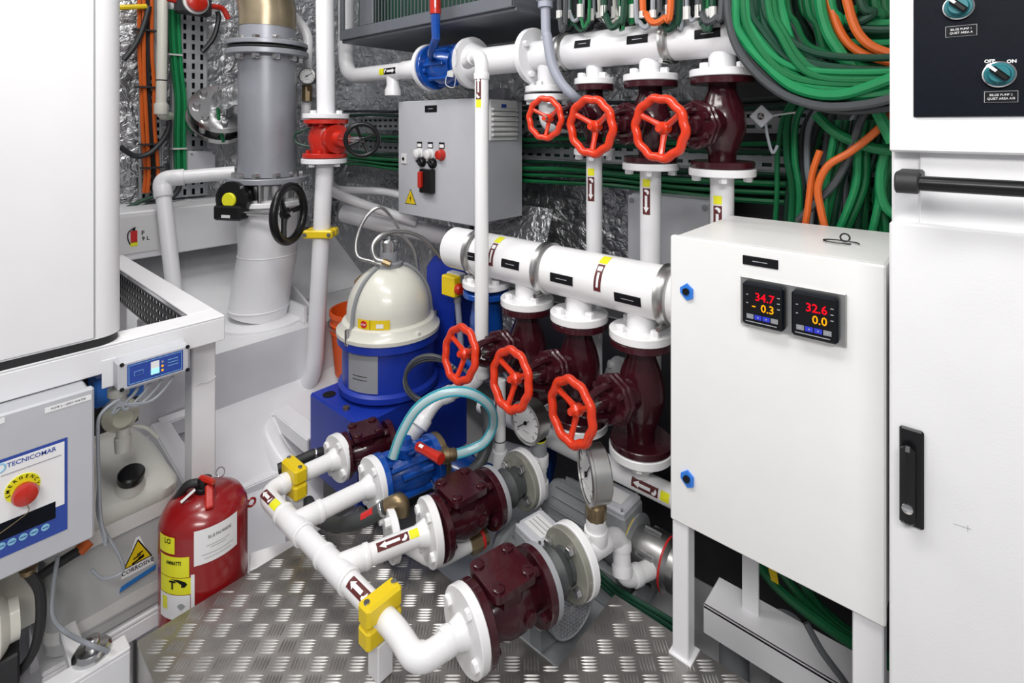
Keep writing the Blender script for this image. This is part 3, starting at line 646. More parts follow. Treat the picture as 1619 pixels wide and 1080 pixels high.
# ================================================================ FOREGROUND WHITE PIPEWORK
ZP = 0.12; RP = 0.0225
XH, YH = None, 0.63
root = thing('discharge_header', (-1.1, YH, 0), 'white branched header pipe with yellow clamps over the tread plate', 'pipe')
E0 = V((-1.438, YH, ZP)); E1 = V((-0.845, YH, ZP))
FA4 = V((-0.752, 0.722, ZP)); FB4 = V((-0.690, 0.997, ZP)); d4 = (FB4-FA4).normalized()
FA3 = V((-1.000, 0.837, ZP)); FB3 = V((-0.952, 1.139, ZP)); d3 = (FB3-FA3).normalized()
FA2 = V((-1.245, 0.845, ZP)); FA1 = V((-1.425, 0.845, ZP)); d1 = V((0.30, 0.95, 0)).normalized(); d2 = V((0.22, 0.97, 0)).normalized()
k = FA4-d4*0.10
part('pipe', G().tube(fillet([FA1, FA1+V((0, -0.17, 0))*0+V((E0.x-FA1.x, 0, 0))*0.5+V((0, -0.08, 0)), E0, E1, k+V((0.005, -0.01, 0)), FA4], 0.055, 9), RP, 24), 'pvc', root)
for q, a, L in ((E1+V((-0.055, 0, 0)), X1, 0.02), (E0+V((0.005, 0.055, 0)), Y1, 0.02), (FA4-d4*0.045, d4, 0.02)): collar(root, q, a, RP+0.0035, L)
T2 = V((-1.270, YH, ZP)); T3 = V((-1.072, YH, ZP))
for T, FA, nm in ((T2, FA2, 0), (T3, FA3, 1)):
    dd = (FA-T).normalized()
    part('branch', G().cyl(T, FA, RP if nm else RP*1.02, 22), 'pvc', root)
    collar(root, T, X1, RP+0.003, 0.10); collar(root, T+dd*0.035, dd, RP+0.003, 0.06); 
    collar(root, T-X1*0.05, X1, RP+0.0045, 0.012); collar(root, T+X1*0.05, X1, RP+0.0045, 0.012); collar(root, T+dd*0.066, dd, RP+0.0045, 0.012)
for FA, dd, r in ((FA1, Y1, 0.066), (FA2, (FA2-T2).normalized(), 0.072), (FA3, (FA3-T3).normalized(), 0.074), (FA4, d4, 0.075)):
    flange(root, FA, dd, r, 0.02, 4, 'pvc', side=-1, ph=0.45, br=0.0115, bh=0.008, hub=RP)
eUp = V((0.15, -0.55, 1))
pipe_label(root, V((-1.388, YH, ZP)), -X1, RP, 0.05, 0.0105, e=eUp, ylen=0.03)
pipe_label(root, V((-0.968, YH, ZP)), -X1, RP, 0.066, 0.0115, e=eUp, ylen=0.028)
dd3 = (FA3-T3).normalized(); pipe_label(root, T3+dd3*0.125, -dd3, RP, 0.075, 0.0095, e=V((0.5, -0.4, 1)), ylen=0.028)
# yellow clamps on posts
for (cx, cy, ax, lab, pz) in ((-0.905, YH, X1, 'yellow pipe clamp on the post nearest the camera', 0.0018), (-1.434, 0.715, Y1, 'yellow pipe clamp at the far elbow of the header', ZF)):
    c = V((cx, cy, ZP)); sx = ax; sy = Z1.cross(ax)
    o = thing('pipe_clamp', V((cx, cy, pz)), lab, 'clamp')
    part('upper_half', G().obox(c+Z1*0.022, (0.019, 0.042, 0.021), sx, sy, Z1, 0.006), 'yellow', o)
    part('lower_half', G().obox(c-Z1*0.022, (0.019, 0.042, 0.021), sx, sy, Z1, 0.006), 'yellow', o)
    for s in (-1, 1): part('bolt', G().cyl(c+sy*(s*0.032)+Z1*0.043, c+sy*(s*0.032)+Z1*0.046, 0.006, 12), 'steel', o)
    part('post', G().box((cx-0.018, cy-0.018, pz), (cx+0.018, cy+0.018, ZP-0.044), 0.002), 'white', o)
# ---------------------------------------------------------------- swing check valves with rubber bellows
def check(lab, A, d, Lv, r, bell=0.0, cov='maroon'):
    A = V(A)+d*0.011; s = Z1.cross(d); o = thing('check_valve', A-Z1*r, lab, 'valve', 'maroon swing check valves')
    flange(o, A+d*0.009, d, r*0.99, 0.018, 4, 'maroon', side=1, ph=0.45)
    part('body', G().lathe(A, d, [(r*0.5, 0.016), (r*0.55, Lv*0.2), (r*0.74, Lv*0.38), (r*0.76, Lv*0.6), (r*0.58, Lv*0.8), (r*0.55, Lv-0.016)], 24), 'maroon', o)
    cc = A+d*(Lv*0.46)+Z1*(r*0.55)
    part('chest', G().lathe(cc, Z1, [(r*0.62, -0.02), (r*0.66, r*0.28)], 8), 'maroon', o)
    pl_ = []
    for q_ in range(4):
        a_ = pi/4+q_*pi/2; cx2, cy2 = math.cos(a_)*r*0.70, math.sin(a_)*r*0.70
        for w_ in range(5): t = a_-pi/4+pi/2*w_/4; pl_.append((cx2+math.cos(t)*r*0.22, cy2+math.sin(t)*r*0.22))
    e1_ = (d+s).normalized(); e2_ = (s-d).normalized()
    cv = part('cover', G().prism(pl_, cc+Z1*(r*0.26), d, s, r*0.2), 'maroon', o)
    for q_ in range(4):
        a_ = pi/4+q_*pi/2; q = cc+(d*math.cos(a_)+s*math.sin(a_))*r*0.68+Z1*(r*0.46)
        part('cover_bolt', G().lathe(q, Z1, [(0.0125, 0), (0.0125, 0.004), (0.009, 0.006)], 12), 'maroon', cv)
    for sg in (-1, 1):
        part('side_boss', G().lathe(A+d*(Lv*0.62)+s*(sg*r*0.6), s*sg, [(r*0.2, 0), (r*0.2, r*0.22), (r*0.13, r*0.26)], 8), 'maroon', o)
    flange(o, A+d*(Lv-0.009), d, r*0.99, 0.018, 4, 'maroon', side=-1, ph=0.45)
    return o, A+d*Lv
def bellows(lab, A, d, L, r):
    o = thing('rubber_bellows', A-Z1*r, lab, 'expansion joint', 'rubber bellows behind the check valves')
    part('flange', G().disc(A+d*0.007, d, r*0.98, 0.014), 'plate_grey', o)
    part('bellows', G().lathe(A, d, [(r*0.55, 0.01), (r*0.5, L*0.25), (r*0.66, L*0.5), (r*0.5, L*0.75), (r*0.55, L-0.012)], 24), 'hosegrey', o)
    f = part('flange', G().disc(A+d*(L-0.008), d, r*0.98, 0.016), 'olive', o)
    u, v, _ = frame(d)
    for i in range(4):
        t = 0.45+i*pi/2; q = A+d*(L-0.016)+(u*math.cos(t)+v*math.sin(t))*r*0.72
        part('bolt', G().hexa(q, -d, 0.011, 0.014), 'steel', f)
    return o
o, e4 = check('maroon check valve nearest the camera at the end of the header', FA4, d4, 0.165, 0.075)
bellows('black rubber bellows between the nearest check valve and the gauge tee', e4, d4, (FB4-e4).length-0.011, 0.075)
o, e3 = check('maroon check valve in the middle branch behind the arrow label', FA3, d3, 0.175, 0.074)
bellows('black rubber bellows on the middle check valve beside the upright gauge', e3, d3, (FB3-e3).length-0.011, 0.074)
o, e1 = check('dark maroon check valve below the blue purifier', FA1+X1*0.0, d1, 0.15, 0.064)
# ---------------------------------------------------------------- blue ball valve of the second branch
A = FA2+d2*0.011; r = 0.072
o = thing('blue_lever_valve', A-Z1*r, 'bright blue ball valve with short red lever on the header', 'valve')
flange(o, A+d2*0.009, d2, r, 0.018, 4, 'bluevalve', ph=0.45)
part('body', G().lathe(A, d2, [(r*0.55, 0.016), (r*0.62, 0.05), (r*0.78, 0.075), (r*0.8, 0.12), (r*0.62, 0.15), (r*0.55, 0.175)], 24), 'bluevalve', o)
s2 = Z1.cross(d2)
for t in (-0.8, 0.0, 0.8):
    e = (Z1*math.cos(t)+s2*math.sin(t)); part('rib', G().obox(A+d2*0.095+e*r*0.55, (0.075, 0.005, r*0.38), d2, d2.cross(e), e, 0.002), 'bluevalve', o)
for t in (-2.2, -1.2, 1.2, 2.2):
    e = (Z1*math.cos(t)+s2*math.sin(t)); part('body_bolt', G().cyl(A+d2*0.05+e*r*0.82, A+d2*0.14+e*r*0.82, 0.009, 8), 'bluevalve', o)
part('stem_housing', G().lathe(A+d2*0.085+Z1*r*0.7, Z1, [(0.03, 0), (0.03, 0.025), (0.018, 0.03), (0.014, 0.045)], 14), 'bluevalve', o)
flange(o, A+d2*0.166, d2, r, 0.018, 4, 'bluevalve', side=-1, ph=0.45)
lb = A+d2*0.088+Z1*(r*0.7+0.045); ld = (P(695, 728, 1.4)-lb).normalized()
lb = P(662, 706, 1.42); le = P(698, 726, 1.36)
ll = part('lever', G().tube([lb, lb*0.6+le*0.4, le], [0.013, 0.012, 0.014], 10), 'redpaint', o, label='short red lever')
part('lever_print', strip(lb, le-lb, 0.0125, V((0, -0.6, 1)), [0.012, 0.028], [0.3, 0.3], 0.0012), 'print_white', ll, smooth=60)
part('lever_neck', G().cyl(A+d2*0.085+Z1*r*0.7, lb, 0.011, 10), 'bluevalve', o)
f2 = A+d2*0.185
flange(o, f2, d2, r*0.98, 0.016, 0, 'brass', name='rear_flange')
# brass hose tail and clear hose
c = P(712, 720, 1.47)
h = thing('clear_hose', P(700, 715, 1.5), 'clear teal-striped hose arching over the blue lever valve', 'hose')
pts = [P(622, 722, 1.42), P(636, 684, 1.42), P(662, 644, 1.42), P(700, 622, 1.42), P(742, 621, 1.43), P(774, 642, 1.46), P(780, 672, 1.51), P(766, 699, 1.50), P(742, 712, 1.49), P(718, 719, 1.475)]
sp = spline(pts, 6); part('hose', G().tube(sp, 0.0135, 14), 'hose_clear', h)
for sg in (-1, 1):
    off = []
    for i_ in range(len(sp)):
        tg_ = (sp[min(i_+1, len(sp)-1)]-sp[max(i_-1, 0)]).normalized(); tc_ = tocam(sp[i_]); sd_ = tg_.cross(tc_).normalized(); tc_ = sd_.cross(tg_)
        off.append(sp[i_]+(tc_*0.62+sd_*(0.78*sg))*0.0125)
    part('stripe', G().tube(off, 0.0034, 7), 'hose_teal', h)
part('hose_tail', G().lathe(P(722, 718, 1.475), P(690, 722, 1.46)-P(722, 718, 1.475), [(0.014, 0), (0.017, 0.006), (0.017, 0.02), (0.021, 0.022), (0.021, 0.038), (0.015, 0.042), (0.015, 0.06)], 12), 'brass', h)
# black hoses
h = thing('black_hose', P(540, 820, 1.36), 'thick black hose with red mark below the blue lever valve', 'hose')
pts = [P(486, 794, 1.51), P(500, 816, 1.46), P(532, 829, 1.42), P(575, 822, 1.37), P(612, 801, 1.36)]
sp = spline(pts, 7); part('hose', G().tube(sp, 0.018, 14), 'hosegrey', h); hoseclip(h, P(606, 804, 1.36), pts[-1]-pts[-2], 0.018)
part('red_mark', strip(P(588, 815, 1.366), pts[-1]-pts[-2], 0.018, V((0.2, -0.8, 1)), [-0.02, 0.018], [0.4, 0.4], 0.0015), 'print_red', h, smooth=60)
part('hose_end', G().tube(spline([P(612, 801, 1.36), P(628, 793, 1.36), P(636, 797, 1.36), P(636, 812, 1.36)], 6), 0.019, 14), 'brass', h, label='brass elbow')
h = thing('black_drain_hose', P(470, 730, 1.66), 'short black hose with steel clip beside the purifier base', 'hose')
part('hose', G().tube(spline([P(440, 742, 1.64), P(465, 732, 1.66), P(495, 719, 1.68), P(515, 715, 1.70)], 6), 0.016, 14), 'rubber', h); hoseclip(h, P(500, 718, 1.685), P(515, 715, 1.70)-P(495, 719, 1.68), 0.016)
h = thing('grey_hose', P(770, 700, 1.62), 'dark grey hose looping behind the clear hose', 'hose')
part('hose', G().tube(spline([P(768, 640, 1.58), P(773, 670, 1.56), P(770, 705, 1.53), P(757, 735, 1.50), P(738, 752, 1.47)], 6), 0.017, 12), 'hosegrey', h)
# dark blue casing behind the clear hose
o = thing('blue_pump_casing', P(735, 760, 1.62), 'dark blue pump casing behind the clear hose', 'pump')
part('casing', G().lathe(P(712, 748, 1.70), V((0.95, 0.3, 0)), [(0.05, 0), (0.075, 0.015), (0.075, 0.05), (0.06, 0.07), (0.055, 0.14)], 24), 'bluevalve', o)
part('cover', G().disc(P(712, 748, 1.70), V((0.95, 0.3, 0)), 0.062, 0.02), 'bluevalve', o)
# second low white flange and pipe behind the middle branch
root = thing('low_flange_pipe', P(625, 852, 1.34), 'white flange disc and pipe low behind the middle branch', 'pipe')
c = PZ(620, 846, 0.078); dq = V((0.35, 0.93, 0)).normalized()
flange(root, c, dq, 0.060, 0.018, 4, 'pvc', side=-1, ph=0.3, br=0.011)
q1 = c+dq*0.07+V((0.03, 0, -0.01)); q2 = PZ(742, 860, 0.030)
part('pipe', G().tube(fillet([c, PZ(690, 888, 0.022), q2], 0.03), 0.019, 18), 'pvc', root)
un = thing('brass_union', q2-Z1*0.02, 'brass pipe union with red seal below the middle check valve', 'fitting')
dq2 = (q2-PZ(690, 888, 0.022)).normalized(); part('nut', G().lathe(q2, dq2, [(0.026, 0), (0.028, 0.004), (0.028, 0.03), (0.022, 0.034), (0.022, 0.05)], 8), 'brass', un)
part('seal', G().lathe(q2+dq2*0.03, dq2, [(0.0265, 0), (0.0265, 0.008)], 20), 'print_red', un)
# ---------------------------------------------------------------- gauges
def gauge(name, lab, c, n, r, stem, m='brushed', needle=0.6):
    c = V(c); n = V(n).normalized(); u, v, _ = frame(n); o = thing(name, stem, lab, 'gauge')
    part('case', G().lathe(c-n*0.022, n, [(r*0.9, 0), (r, 0.004), (r, 0.040), (r*1.04, 0.042), (r*1.04, 0.048), (r*0.93, 0.050), (r*0.93, 0.046)], 36, cap=False).lathe(c-n*0.022, n, [(r*0.9, 0), (r*0.9, 0.001)], 36), m, o)
    f = part('dial', G().disc(c+n*0.021, n, r*0.93, 0.003, 36), 'dial', o)
    for i in range(11):
        t = math.radians(225-27*i); e = u*math.cos(t)+v*math.sin(t)
        part('tick', G().obox(c+n*0.0232+e*r*0.76, (r*0.09, 0.0007, 0.0004), e, n.cross(e), n), 'print_black', f, smooth=0)
    e = u*math.cos(needle)+v*math.sin(needle)
    part('needle', G().obox(c+n*0.0245+e*r*0.22, (r*0.5, 0.0011, 0.0005), e, n.cross(e), n), 'print_black', f, smooth=0)
    part('needle_hub', G().cyl(c+n*0.023, c+n*0.027, r*0.09, 12), 'print_black', f)
    part('maker_line', G().obox(c+n*0.0232-v*r*0.42, (r*0.22, 0.0008, 0.0004), u, v, n), 'print_grey', f, smooth=0)
    part('stem', G().cyl(V(stem), c-Z1*r*0.9-n*0.0, 0.008, 12), 'brass', o)
    return o
# tee after the middle branch + gauge 1
root = thing('gauge_tee', P(868, 740, 1.52), 'white tee and elbow carrying the upright gauge behind the middle bellows', 'pipe')
T = FB3+d3*0.052; 
flange(root, FB3, d3, 0.075, 0.02, 4, 'pvc', side=1, ph=0.45, br=0.011)
tp = V((T.x, T.y, P(872, 712, 1.53).z))
part('run', G().tube(fillet([FB3, T, T+V((0.0, 0.0, -0.062)), T+V((-0.055, 0.012, -0.064))], 0.04), 0.023, 20), 'pvc', root)
part('riser', G().cyl(T, tp, 0.0235, 20), 'pvc', root)
collar(root, T+Z1*0.03, Z1, 0.028, 0.03); collar(root, T-Z1*0.05, Z1, 0.028, 0.04); collar(root, T-d3*0.04, d3, 0.028, 0.03)
part('bushing', G().lathe(tp, Z1, [(0.0235, -0.002), (0.0235, 0.036), (0.021, 0.038), (0.021, 0.042)], 10), 'plate_grey', root)
part('seal_ring', G().lathe(tp+Z1*0.036, Z1, [(0.021, 0), (0.021, 0.006)], 20), 'lemon', root)
gauge('pressure_gauge', 'steel pressure gauge half hidden behind the large red handwheel', V((tp.x, tp.y, tp.z+0.042+0.058))+V((-0.010, -0.022, 0)), (-RT*0.72-FW*0.70), 0.056, tp+Z1*0.038, needle=-2.5)
# tee after the nearest branch + gauge 2 and drop to the pump
root = thing('gauge_tee', P(945, 870, 1.25), 'white tee with gauge riser and bent pipe to the pump, nearest the camera', 'pipe')
flange(root, FB4, d4, 0.076, 0.02, 4, 'pvc', side=1, ph=0.45, br=0.011)
T = FB4+d4*0.07; tp = V((T.x, T.y, P(922, 805, 1.27).z))
k1 = P(982, 845, 1.30); k2 = P(985, 918, 1.27); k3 = P(1036, 897, 1.32)
part('run', G().tube(fillet([FB4, T, T+d4*0.02, k1, k2, k3], 0.035), 0.021, 20), 'pvc', root)
part('riser', G().cyl(T, tp, 0.0235, 20), 'pvc', root)
collar(root, T+Z1*0.025, Z1, 0.028, 0.03); collar(root, T, d4, 0.028, 0.06); collar(root, k1*0.75+k2*0.25, k2-k1, 0.0245, 0.018); collar(root, k1*0.22+k2*0.78, k2-k1, 0.0245, 0.02); collar(root, k2*0.6+k3*0.4, k3-k2, 0.0245, 0.02)
part('bushing', G().lathe(tp, Z1, [(0.0235, -0.002), (0.025, 0.0), (0.025, 0.03), (0.021, 0.034), (0.021, 0.042)], 10), 'brass', root)
gauge('pressure_gauge', 'steel pressure gauge seen from the side below the large red handwheel', V((tp.x, tp.y, tp.z+0.042+0.06)), (-RT*0.985-FW*0.17), 0.062, tp+Z1*0.038, needle=0.9)
# blue butterfly valve behind the gauges
o = thing('blue_wafer_valve', P(872, 760, 1.64), 'blue wafer valve between white flanges behind the gauges', 'valve')
c = P(862, 733, 1.76); ax = V((0.95, 0.28, 0))
part('disc', G().disc(c, ax, 0.075, 0.03), 'bluevalve', o); part('neck', G().cyl(c, c-Z1*0.10, 0.025, 16), 'bluevalve', o)
f = thing('white_stub_flange', c-ax*0.03-Z1*0.075, 'white flange and stub pipe left of the blue wafer valve', 'flange')
flange(f, c-ax.normalized()*0.026, ax, 0.077, 0.02, 4, 'pvc', side=-1)
part('pipe', G().cyl(c-ax.normalized()*0.03, c-ax.normalized()*0.16, 0.033, 20), 'pvc', f)
# ---------------------------------------------------------------- pump motors
def motor(lab, fan, L, r, AX):
    """horizontal motor running back from its fan end, AX points out of the fan"""
    fan = V(fan); AX = V(AX).normalized(); AY = Z1.cross(AX); o = thing('pump_motor', fan-AX*(L/2)-Z1*(r+0.02), lab, 'motor')
    part('frame', G().lathe(fan, -AX, [(r*0.86, 0.055), (r*0.9, 0.07), (r*0.9, L*0.8), (r, L*0.82), (r, L*0.88), (r*0.6, L)], 28), 'motor', o)
    for i in range(16):
        t = 2*pi*i/16; e = AY*math.cos(t)+Z1*math.sin(t)
        part('cooling_fin', G().obox(fan-AX*(L*0.44)+e*r*0.95, (L*0.30, 0.0016, r*0.09), AX, e.cross(AX), e), 'motor', o, smooth=0)
    fc = part('fan_cover', G().lathe(fan, -AX, [(r*0.93, 0.0), (r, 0.006), (r, 0.06)], 32, cap=False), 'grey', o)
    # grille of crossing bars over a dark fan
    part('fan', G().disc(fan-AX*0.02, AX, r*0.85, 0.006), 'black', fc)
    k = 6
    gg = G()
    for i in range(-k, k+1):
        y = i*r*0.93/(k+0.6); h = math.sqrt(max(0, (r*0.95)**2-y*y))
        if h > 0.004:
            dA = AY; dB = Z1
            gg.obox(fan+dA*y, (0.0015, r*0.034, h), AX, dA, dB); gg.obox(fan+dB*y, (0.0015, r*0.034, h), AX, dB, dA)
    gr = part('fan_grille', gg, 'grey', fc, smooth=0); gr['kind'] = 'stuff'
    part('grille_hub', G().disc(fan+AX*0.001, AX, r*0.13, 0.004), 'grey', fc)
    part('rim', G().torus(fan, AX, r*0.95, r*0.05, 32, 6), 'grey', fc)
    bx = fan-AX*(L*0.44)+Z1*(r+0.018)
    tb = part('terminal_box', G().obox(bx, (0.050, 0.046, 0.026), AX, AY, Z1, 0.006), 'motor', o)
    part('box_lid', G().obox(bx+Z1*0.030, (0.048, 0.044, 0.008), AX, AY, Z1, 0.004), 'grey', tb)
    part('rating_plate', rect(G(), bx+Z1*0.038, AX, AY, 0.070, 0.05), 'dial', tb, smooth=0)
    for q in range(3): part('plate_line', rect(G(), bx+Z1*0.0392+AY*(0.012*(q-1)), AX, AY, 0.06, 0.0022), 'print_grey', tb, smooth=0)
    for sx in (-1, 1):
        for sy in (-1, 1): part('screw', G().cyl(bx+AX*(sx*0.042)+AY*(sy*0.037)+Z1*0.037, bx+AX*(sx*0.042)+AY*(sy*0.037)+Z1*0.041, 0.004, 8), 'steel', tb)
    for sg in (0.25, 0.7): part('foot', G().obox(fan-AX*(L*sg)-Z1*(r+0.016), (0.02, r*0.9, 0.028), AX, AY, Z1, 0.003), 'motor', o)
    return o
f1 = PZ(906, 962, -0.035)
motor('grey pump motor with perforated fan cover in the plate cut-out', f1, 0.27, 0.067, V((0.98, -0.2, 0)))
f2m = V((-0.655, 1.265, 0.0))
o = thing('pump_motor', (-0.8, 1.265, -0.1), 'dark grey pump motor with steel pump head behind the bent white pipe', 'motor')
r = 0.066; c = V((-0.95, 1.265, 0.0))
part('frame', G().lathe(c, X1, [(r*0.8, 0), (r*0.9, 0.02), (r*0.9, 0.2), (r, 0.21), (r, 0.25), (r*1.15, 0.255), (r*1.15, 0.275)], 28), 'motor', o)
for i in range(16):
    t = 2*pi*i/16; e = Y1*math.cos(t)+Z1*math.sin(t); part('cooling_fin', G().obox(c+X1*0.11+e*r*0.95, (0.08, 0.0016, 0.006), X1, e.cross(X1), e), 'motor', o, smooth=0)
bx = PZ(970, 790, 0.095)-Z1*0.03
tb = part('terminal_box', G().obox(bx, (0.062, 0.05, 0.034), X1, Y1, Z1, 0.006), 'motor', o)
part('box_lid', G().obox(bx+Z1*0.038, (0.058, 0.047, 0.008), X1, Y1, Z1, 0.005), 'grey', tb); part('rating_plate', rect(G(), bx+Z1*0.046, X1, Y1, 0.075, 0.05), 'dial', tb, smooth=0)
for sx in (-1, 1):
    for sy in (-1, 1): part('screw', G().cyl(bx+V((sx*0.05, sy*0.04, 0.044)), bx+V((sx*0.05, sy*0.04, 0.05)), 0.0045, 8), 'steel', tb)
part('yellow_sticker', strip(c, X1, r*1.15, V((0, -0.5, 1)), [0.256, 0.272], [0.35, 0.35]), 'yellow', o, smooth=60)
hd = part('pump_head', G().lathe(c+X1*0.275, X1, [(0.05, 0), (0.055, 0.02), (0.062, 0.05), (0.062, 0.09), (0.054, 0.10), (0.054, 0.118), (0.03, 0.122)], 28), 'brushed', o)
part('seal_band', G().lathe(c+X1*0.36, X1, [(0.0627, 0), (0.0627, 0.005)], 28), 'print_red', hd)
for i in range(6):
    t = 2*pi*(i+.5)/6; e = Y1*math.cos(t)+Z1*math.sin(t); part('bolt', G().cyl(c+X1*0.30+e*0.06, c+X1*0.345+e*0.06, 0.008, 8), 'steel', hd)
part('foot', G().box((-0.9, 1.20, -0.15), (-0.70, 1.33, -0.055), 0.003), 'motor', o)
# green cables on the floor below the pump
for i in range(3):
    pts = [P(948, 905+8*i, 1.33), P(970, 925+8*i, 1.30), P(1000, 945+6*i, 1.25), P(1040, 968+8*i, 1.22), P(1068, 985+10*i, 1.19)]
    tag(part('cable', G().tube(spline(pts), 0.0055, 8), 'cable_dark'), 'dark green cable on the plate edge below the steel pump head', 'cable', 'dark green cables below the pump head')
# white foundation rails seen behind the tread plate
for i, (a, b, w_, lab) in enumerate((((448, 874), (560, 838), 0.03, 'white flat bar just behind the tread plate'), ((448, 838), (545, 800), 0.0, ''))):
    if not lab: continue
    a, b = PZ(*a, -0.032), PZ(*b, -0.032); d = (b-a).normalized(); s = Z1.cross(d)
    tag(part('flat_bar', G().obox((a+b)/2, ((b-a).length/2+0.08, w_, 0.006), d, s, Z1, 0.002), 'white'), lab, 'bar')
# ================================================================ LEFT: treatment cabinet on its frame
XF = -1.5; ZT = 0.60
root = thing('watermaker_cabinet', (-1.9, 0.0, ZT), 'large white cabinet with rounded corner at the left edge', 'cabinet')
yr = PX(198, 300, XF).y; ys = PX(150, 300, XF).y; zb = ZT+0.018
prof = [(-2.35, -0.9), (XF, -0.9), (XF, ys)]+[(XF-0.05+0.05*math.cos(t), yr-0.05+0.05*math.sin(t)) for t in [i*pi/2/8 for i in range(9)]]+[(-2.35, yr)]
pc = [(x, y) for x, y in prof]
part('shell', G().prism(pc, (0, 0, zb), X1, Y1, 1.45), 'cabinet', root, smooth=30)
part('gasket', G().prism([(min(x, XF-0.001) if x > -2 else x, y-(0.004 if y > 0 else 0)) for x, y in pc], (0, 0, ZT), X1, Y1, 0.019), 'rubber', root, smooth=30)
part('door', G().box((XF, -0.9, zb+0.004), (XF+0.004, ys-0.0015, 2.06), 0.0015), 'cabinet', root)
part('door_gap', G().box((XF-0.001, ys-0.0015, zb+0.004), (XF+0.0012, ys+0.0012, 2.06)), 'print_grey', root, smooth=0)
# frame
fr = thing('steel_frame', (-1.9, 0.2, ZF), 'white welded angle-steel frame under the large left cabinet', 'frame')
ypa, ypb = 0.50, 0.558
part('front_rail', G().box((XF-0.006, -0.9, ZT-0.065), (XF, ypb, ZT-0.0062), 0.002).box((XF-0.075, -0.9, ZT-0.006), (XF, ypb, ZT), 0.002), 'white', fr)
part('back_rail', G().box((-2.5, ypa-0.005, ZT-0.006), (XF-0.076, ypb, ZT), 0.002).box((-2.5, ypb-0.006, ZT-0.065), (XF-0.076, ypb, ZT-0.007), 0.002), 'white', fr)
part('post', G().box((-1.622, ypa, ZF), (-1.562, ypb, ZT-0.007), 0.003), 'white', fr)
part('post', G().box((-2.5, ypa, 0.26), (-2.44, ypb, ZT), 0.003), 'white', fr)
part('post', G().box((-2.5, -0.6, ZF), (-2.44, -0.54, ZT), 0.003), 'white', fr)
part('weld_seam', G().tube(spline([V((-1.561, ypa+0.002, 0.412)), V((-1.560, ypa+0.02, 0.416)), V((-1.560, ypb-0.02, 0.412)), V((-1.561, ypb, 0.42))], 4), 0.002, 5), 'white', fr)
# black perforated drip grating between the rails
def perforated(o, eu, ev, nu, nv, fu, fv, th, stag=False):
    o, eu, ev = V(o), V(eu), V(ev); g = G(); nz = eu.cross(ev).normalized()*th
    for i in range(nu):
        for j in range(nv):
            c0 = o+eu*i+ev*j; a = [c0, c0+eu, c0+eu+ev, c0+ev]
            b = [c0+eu*((1-fu)/2)+ev*((1-fv)/2), c0+eu*((1+fu)/2)+ev*((1-fv)/2), c0+eu*((1+fu)/2)+ev*((1+fv)/2), c0+eu*((1-fu)/2)+ev*((1+fv)/2)]
            g.add(a+b+[p_-nz for p_ in b], [(0, 1, 5, 4), (1, 2, 6, 5), (2, 3, 7, 6), (3, 0, 4, 7), (4, 5, 9, 8), (5, 6, 10, 9), (6, 7, 11, 10), (7, 4, 8, 11)])
    return g
o = part('perforated_strip', perforated((-2.45, ypa-0.01, ZT-0.11), (0.03, 0, 0), (0, 0, 0.025), 30, 4, 0.55, 0.5, 0.003), 'black', smooth=0); tag(o, 'black perforated strip inside the white steel frame', 'grating')
# ---------------------------------------------------------------- control box with emergency button
XB = -1.42; yq = PX(150, 700, XB).y; zt = PX(150, 612, XB).z; zb2 = PX(150, 850, XB).z
root = thing('treatment_control_box', (-1.5, 0.0, zb2), 'light grey control box with blue and white display sticker and emergency button', 'control box')
part('enclosure', G().box((-1.552, -0.32, zb2+0.004), (XB-0.02, yq-0.003, zt-0.010), 0.005), 'grey', root)
dr = part('door', G().box((XB-0.018, -0.32, zb2), (XB, yq, zt), 0.004), 'grey', root)
ex, ey = Y1, Z1
def LX(px, py): return PX(px, py, XB)
a = LX(107, 690); b = LX(107, 838); st_y0, st_y1 = -0.30, LX(107, 700).y; sz1, sz0 = LX(107, 691).z, LX(107, 836).z
cz = (sz0+sz1)/2; cy = (st_y0+st_y1)/2
s = part('panel_sticker', rect(G(), (XB, cy, cz), ex, ey, st_y1-st_y0, sz1-sz0), 'print_blue', dr, label='blue bordered white sticker', smooth=0)
hw_ = LX(107, 800); zsplit = LX(97, 798).z
part('sticker_face', rect(G(), (XB, cy, (zsplit+sz1-0.006)/2), ex, ey, st_y1-st_y0-0.010, sz1-0.006-zsplit, 0.0013), 'print_white', dr, smooth=0)
dz0, dz1 = LX(88, 832).z, LX(88, 792).z; dz1 = LX(88, 792).z; dz0 = LX(88, 818).z
part('display_window', rect(G(), (XB, LX(88, 800).y-0.09, (dz1+dz0)/2), ex, ey, 0.18, dz1-dz0, 0.0019), 'panelblack', dr, smooth=0)
c = LX(51, 722); text('logo', 'TECNICOMAR', 'print_blue', dr, c, ex, ey, 0.0122, lift=0.0026, bold=0.00015, sx=0.94)
part('logo_underline', rect(G(), LX(51, 735), ex, ey, 0.09, 0.0016, 0.002), 'print_grey', dr, smooth=0)
part('logo_swirl', G().torus(LX(0, 740)+X1*0.002, X1, 0.008, 0.0016, 20, 5), 'print_teal', dr)
for i, px in enumerate((72, 54, 37, 19, 2)):
    q = LX(px, 834+i*4.6); q.z = LX(72, 833).z; d_ = part('button_icon', circ(G(), q, ex, ey, 0.0065, 0.0016), 'print_teal', dr, smooth=0); part('icon_line', rect(G(), q, ex, ey, 0.009, 0.0014, 0.0026), 'print_blue', dr, smooth=0)
c = LX(36, 770)
em = part('emergency_ring', G().cyl(c, c+X1*0.004, 0.0265, 32), 'lemon', dr, label='yellow emergency ring')
for i, ch in enumerate('EMERGENCY'):
    t = math.radians(196-24.5*i); e = ex*math.cos(t)+ey*math.sin(t); text('lettering', ch, 'print_black', em, c+X1*0.004+e*0.0215, ex*math.sin(t)-ey*math.cos(t), e, 0.0085, lift=0.0008, bold=0.0002)
c = c+Y1*0.002-Z1*0.006
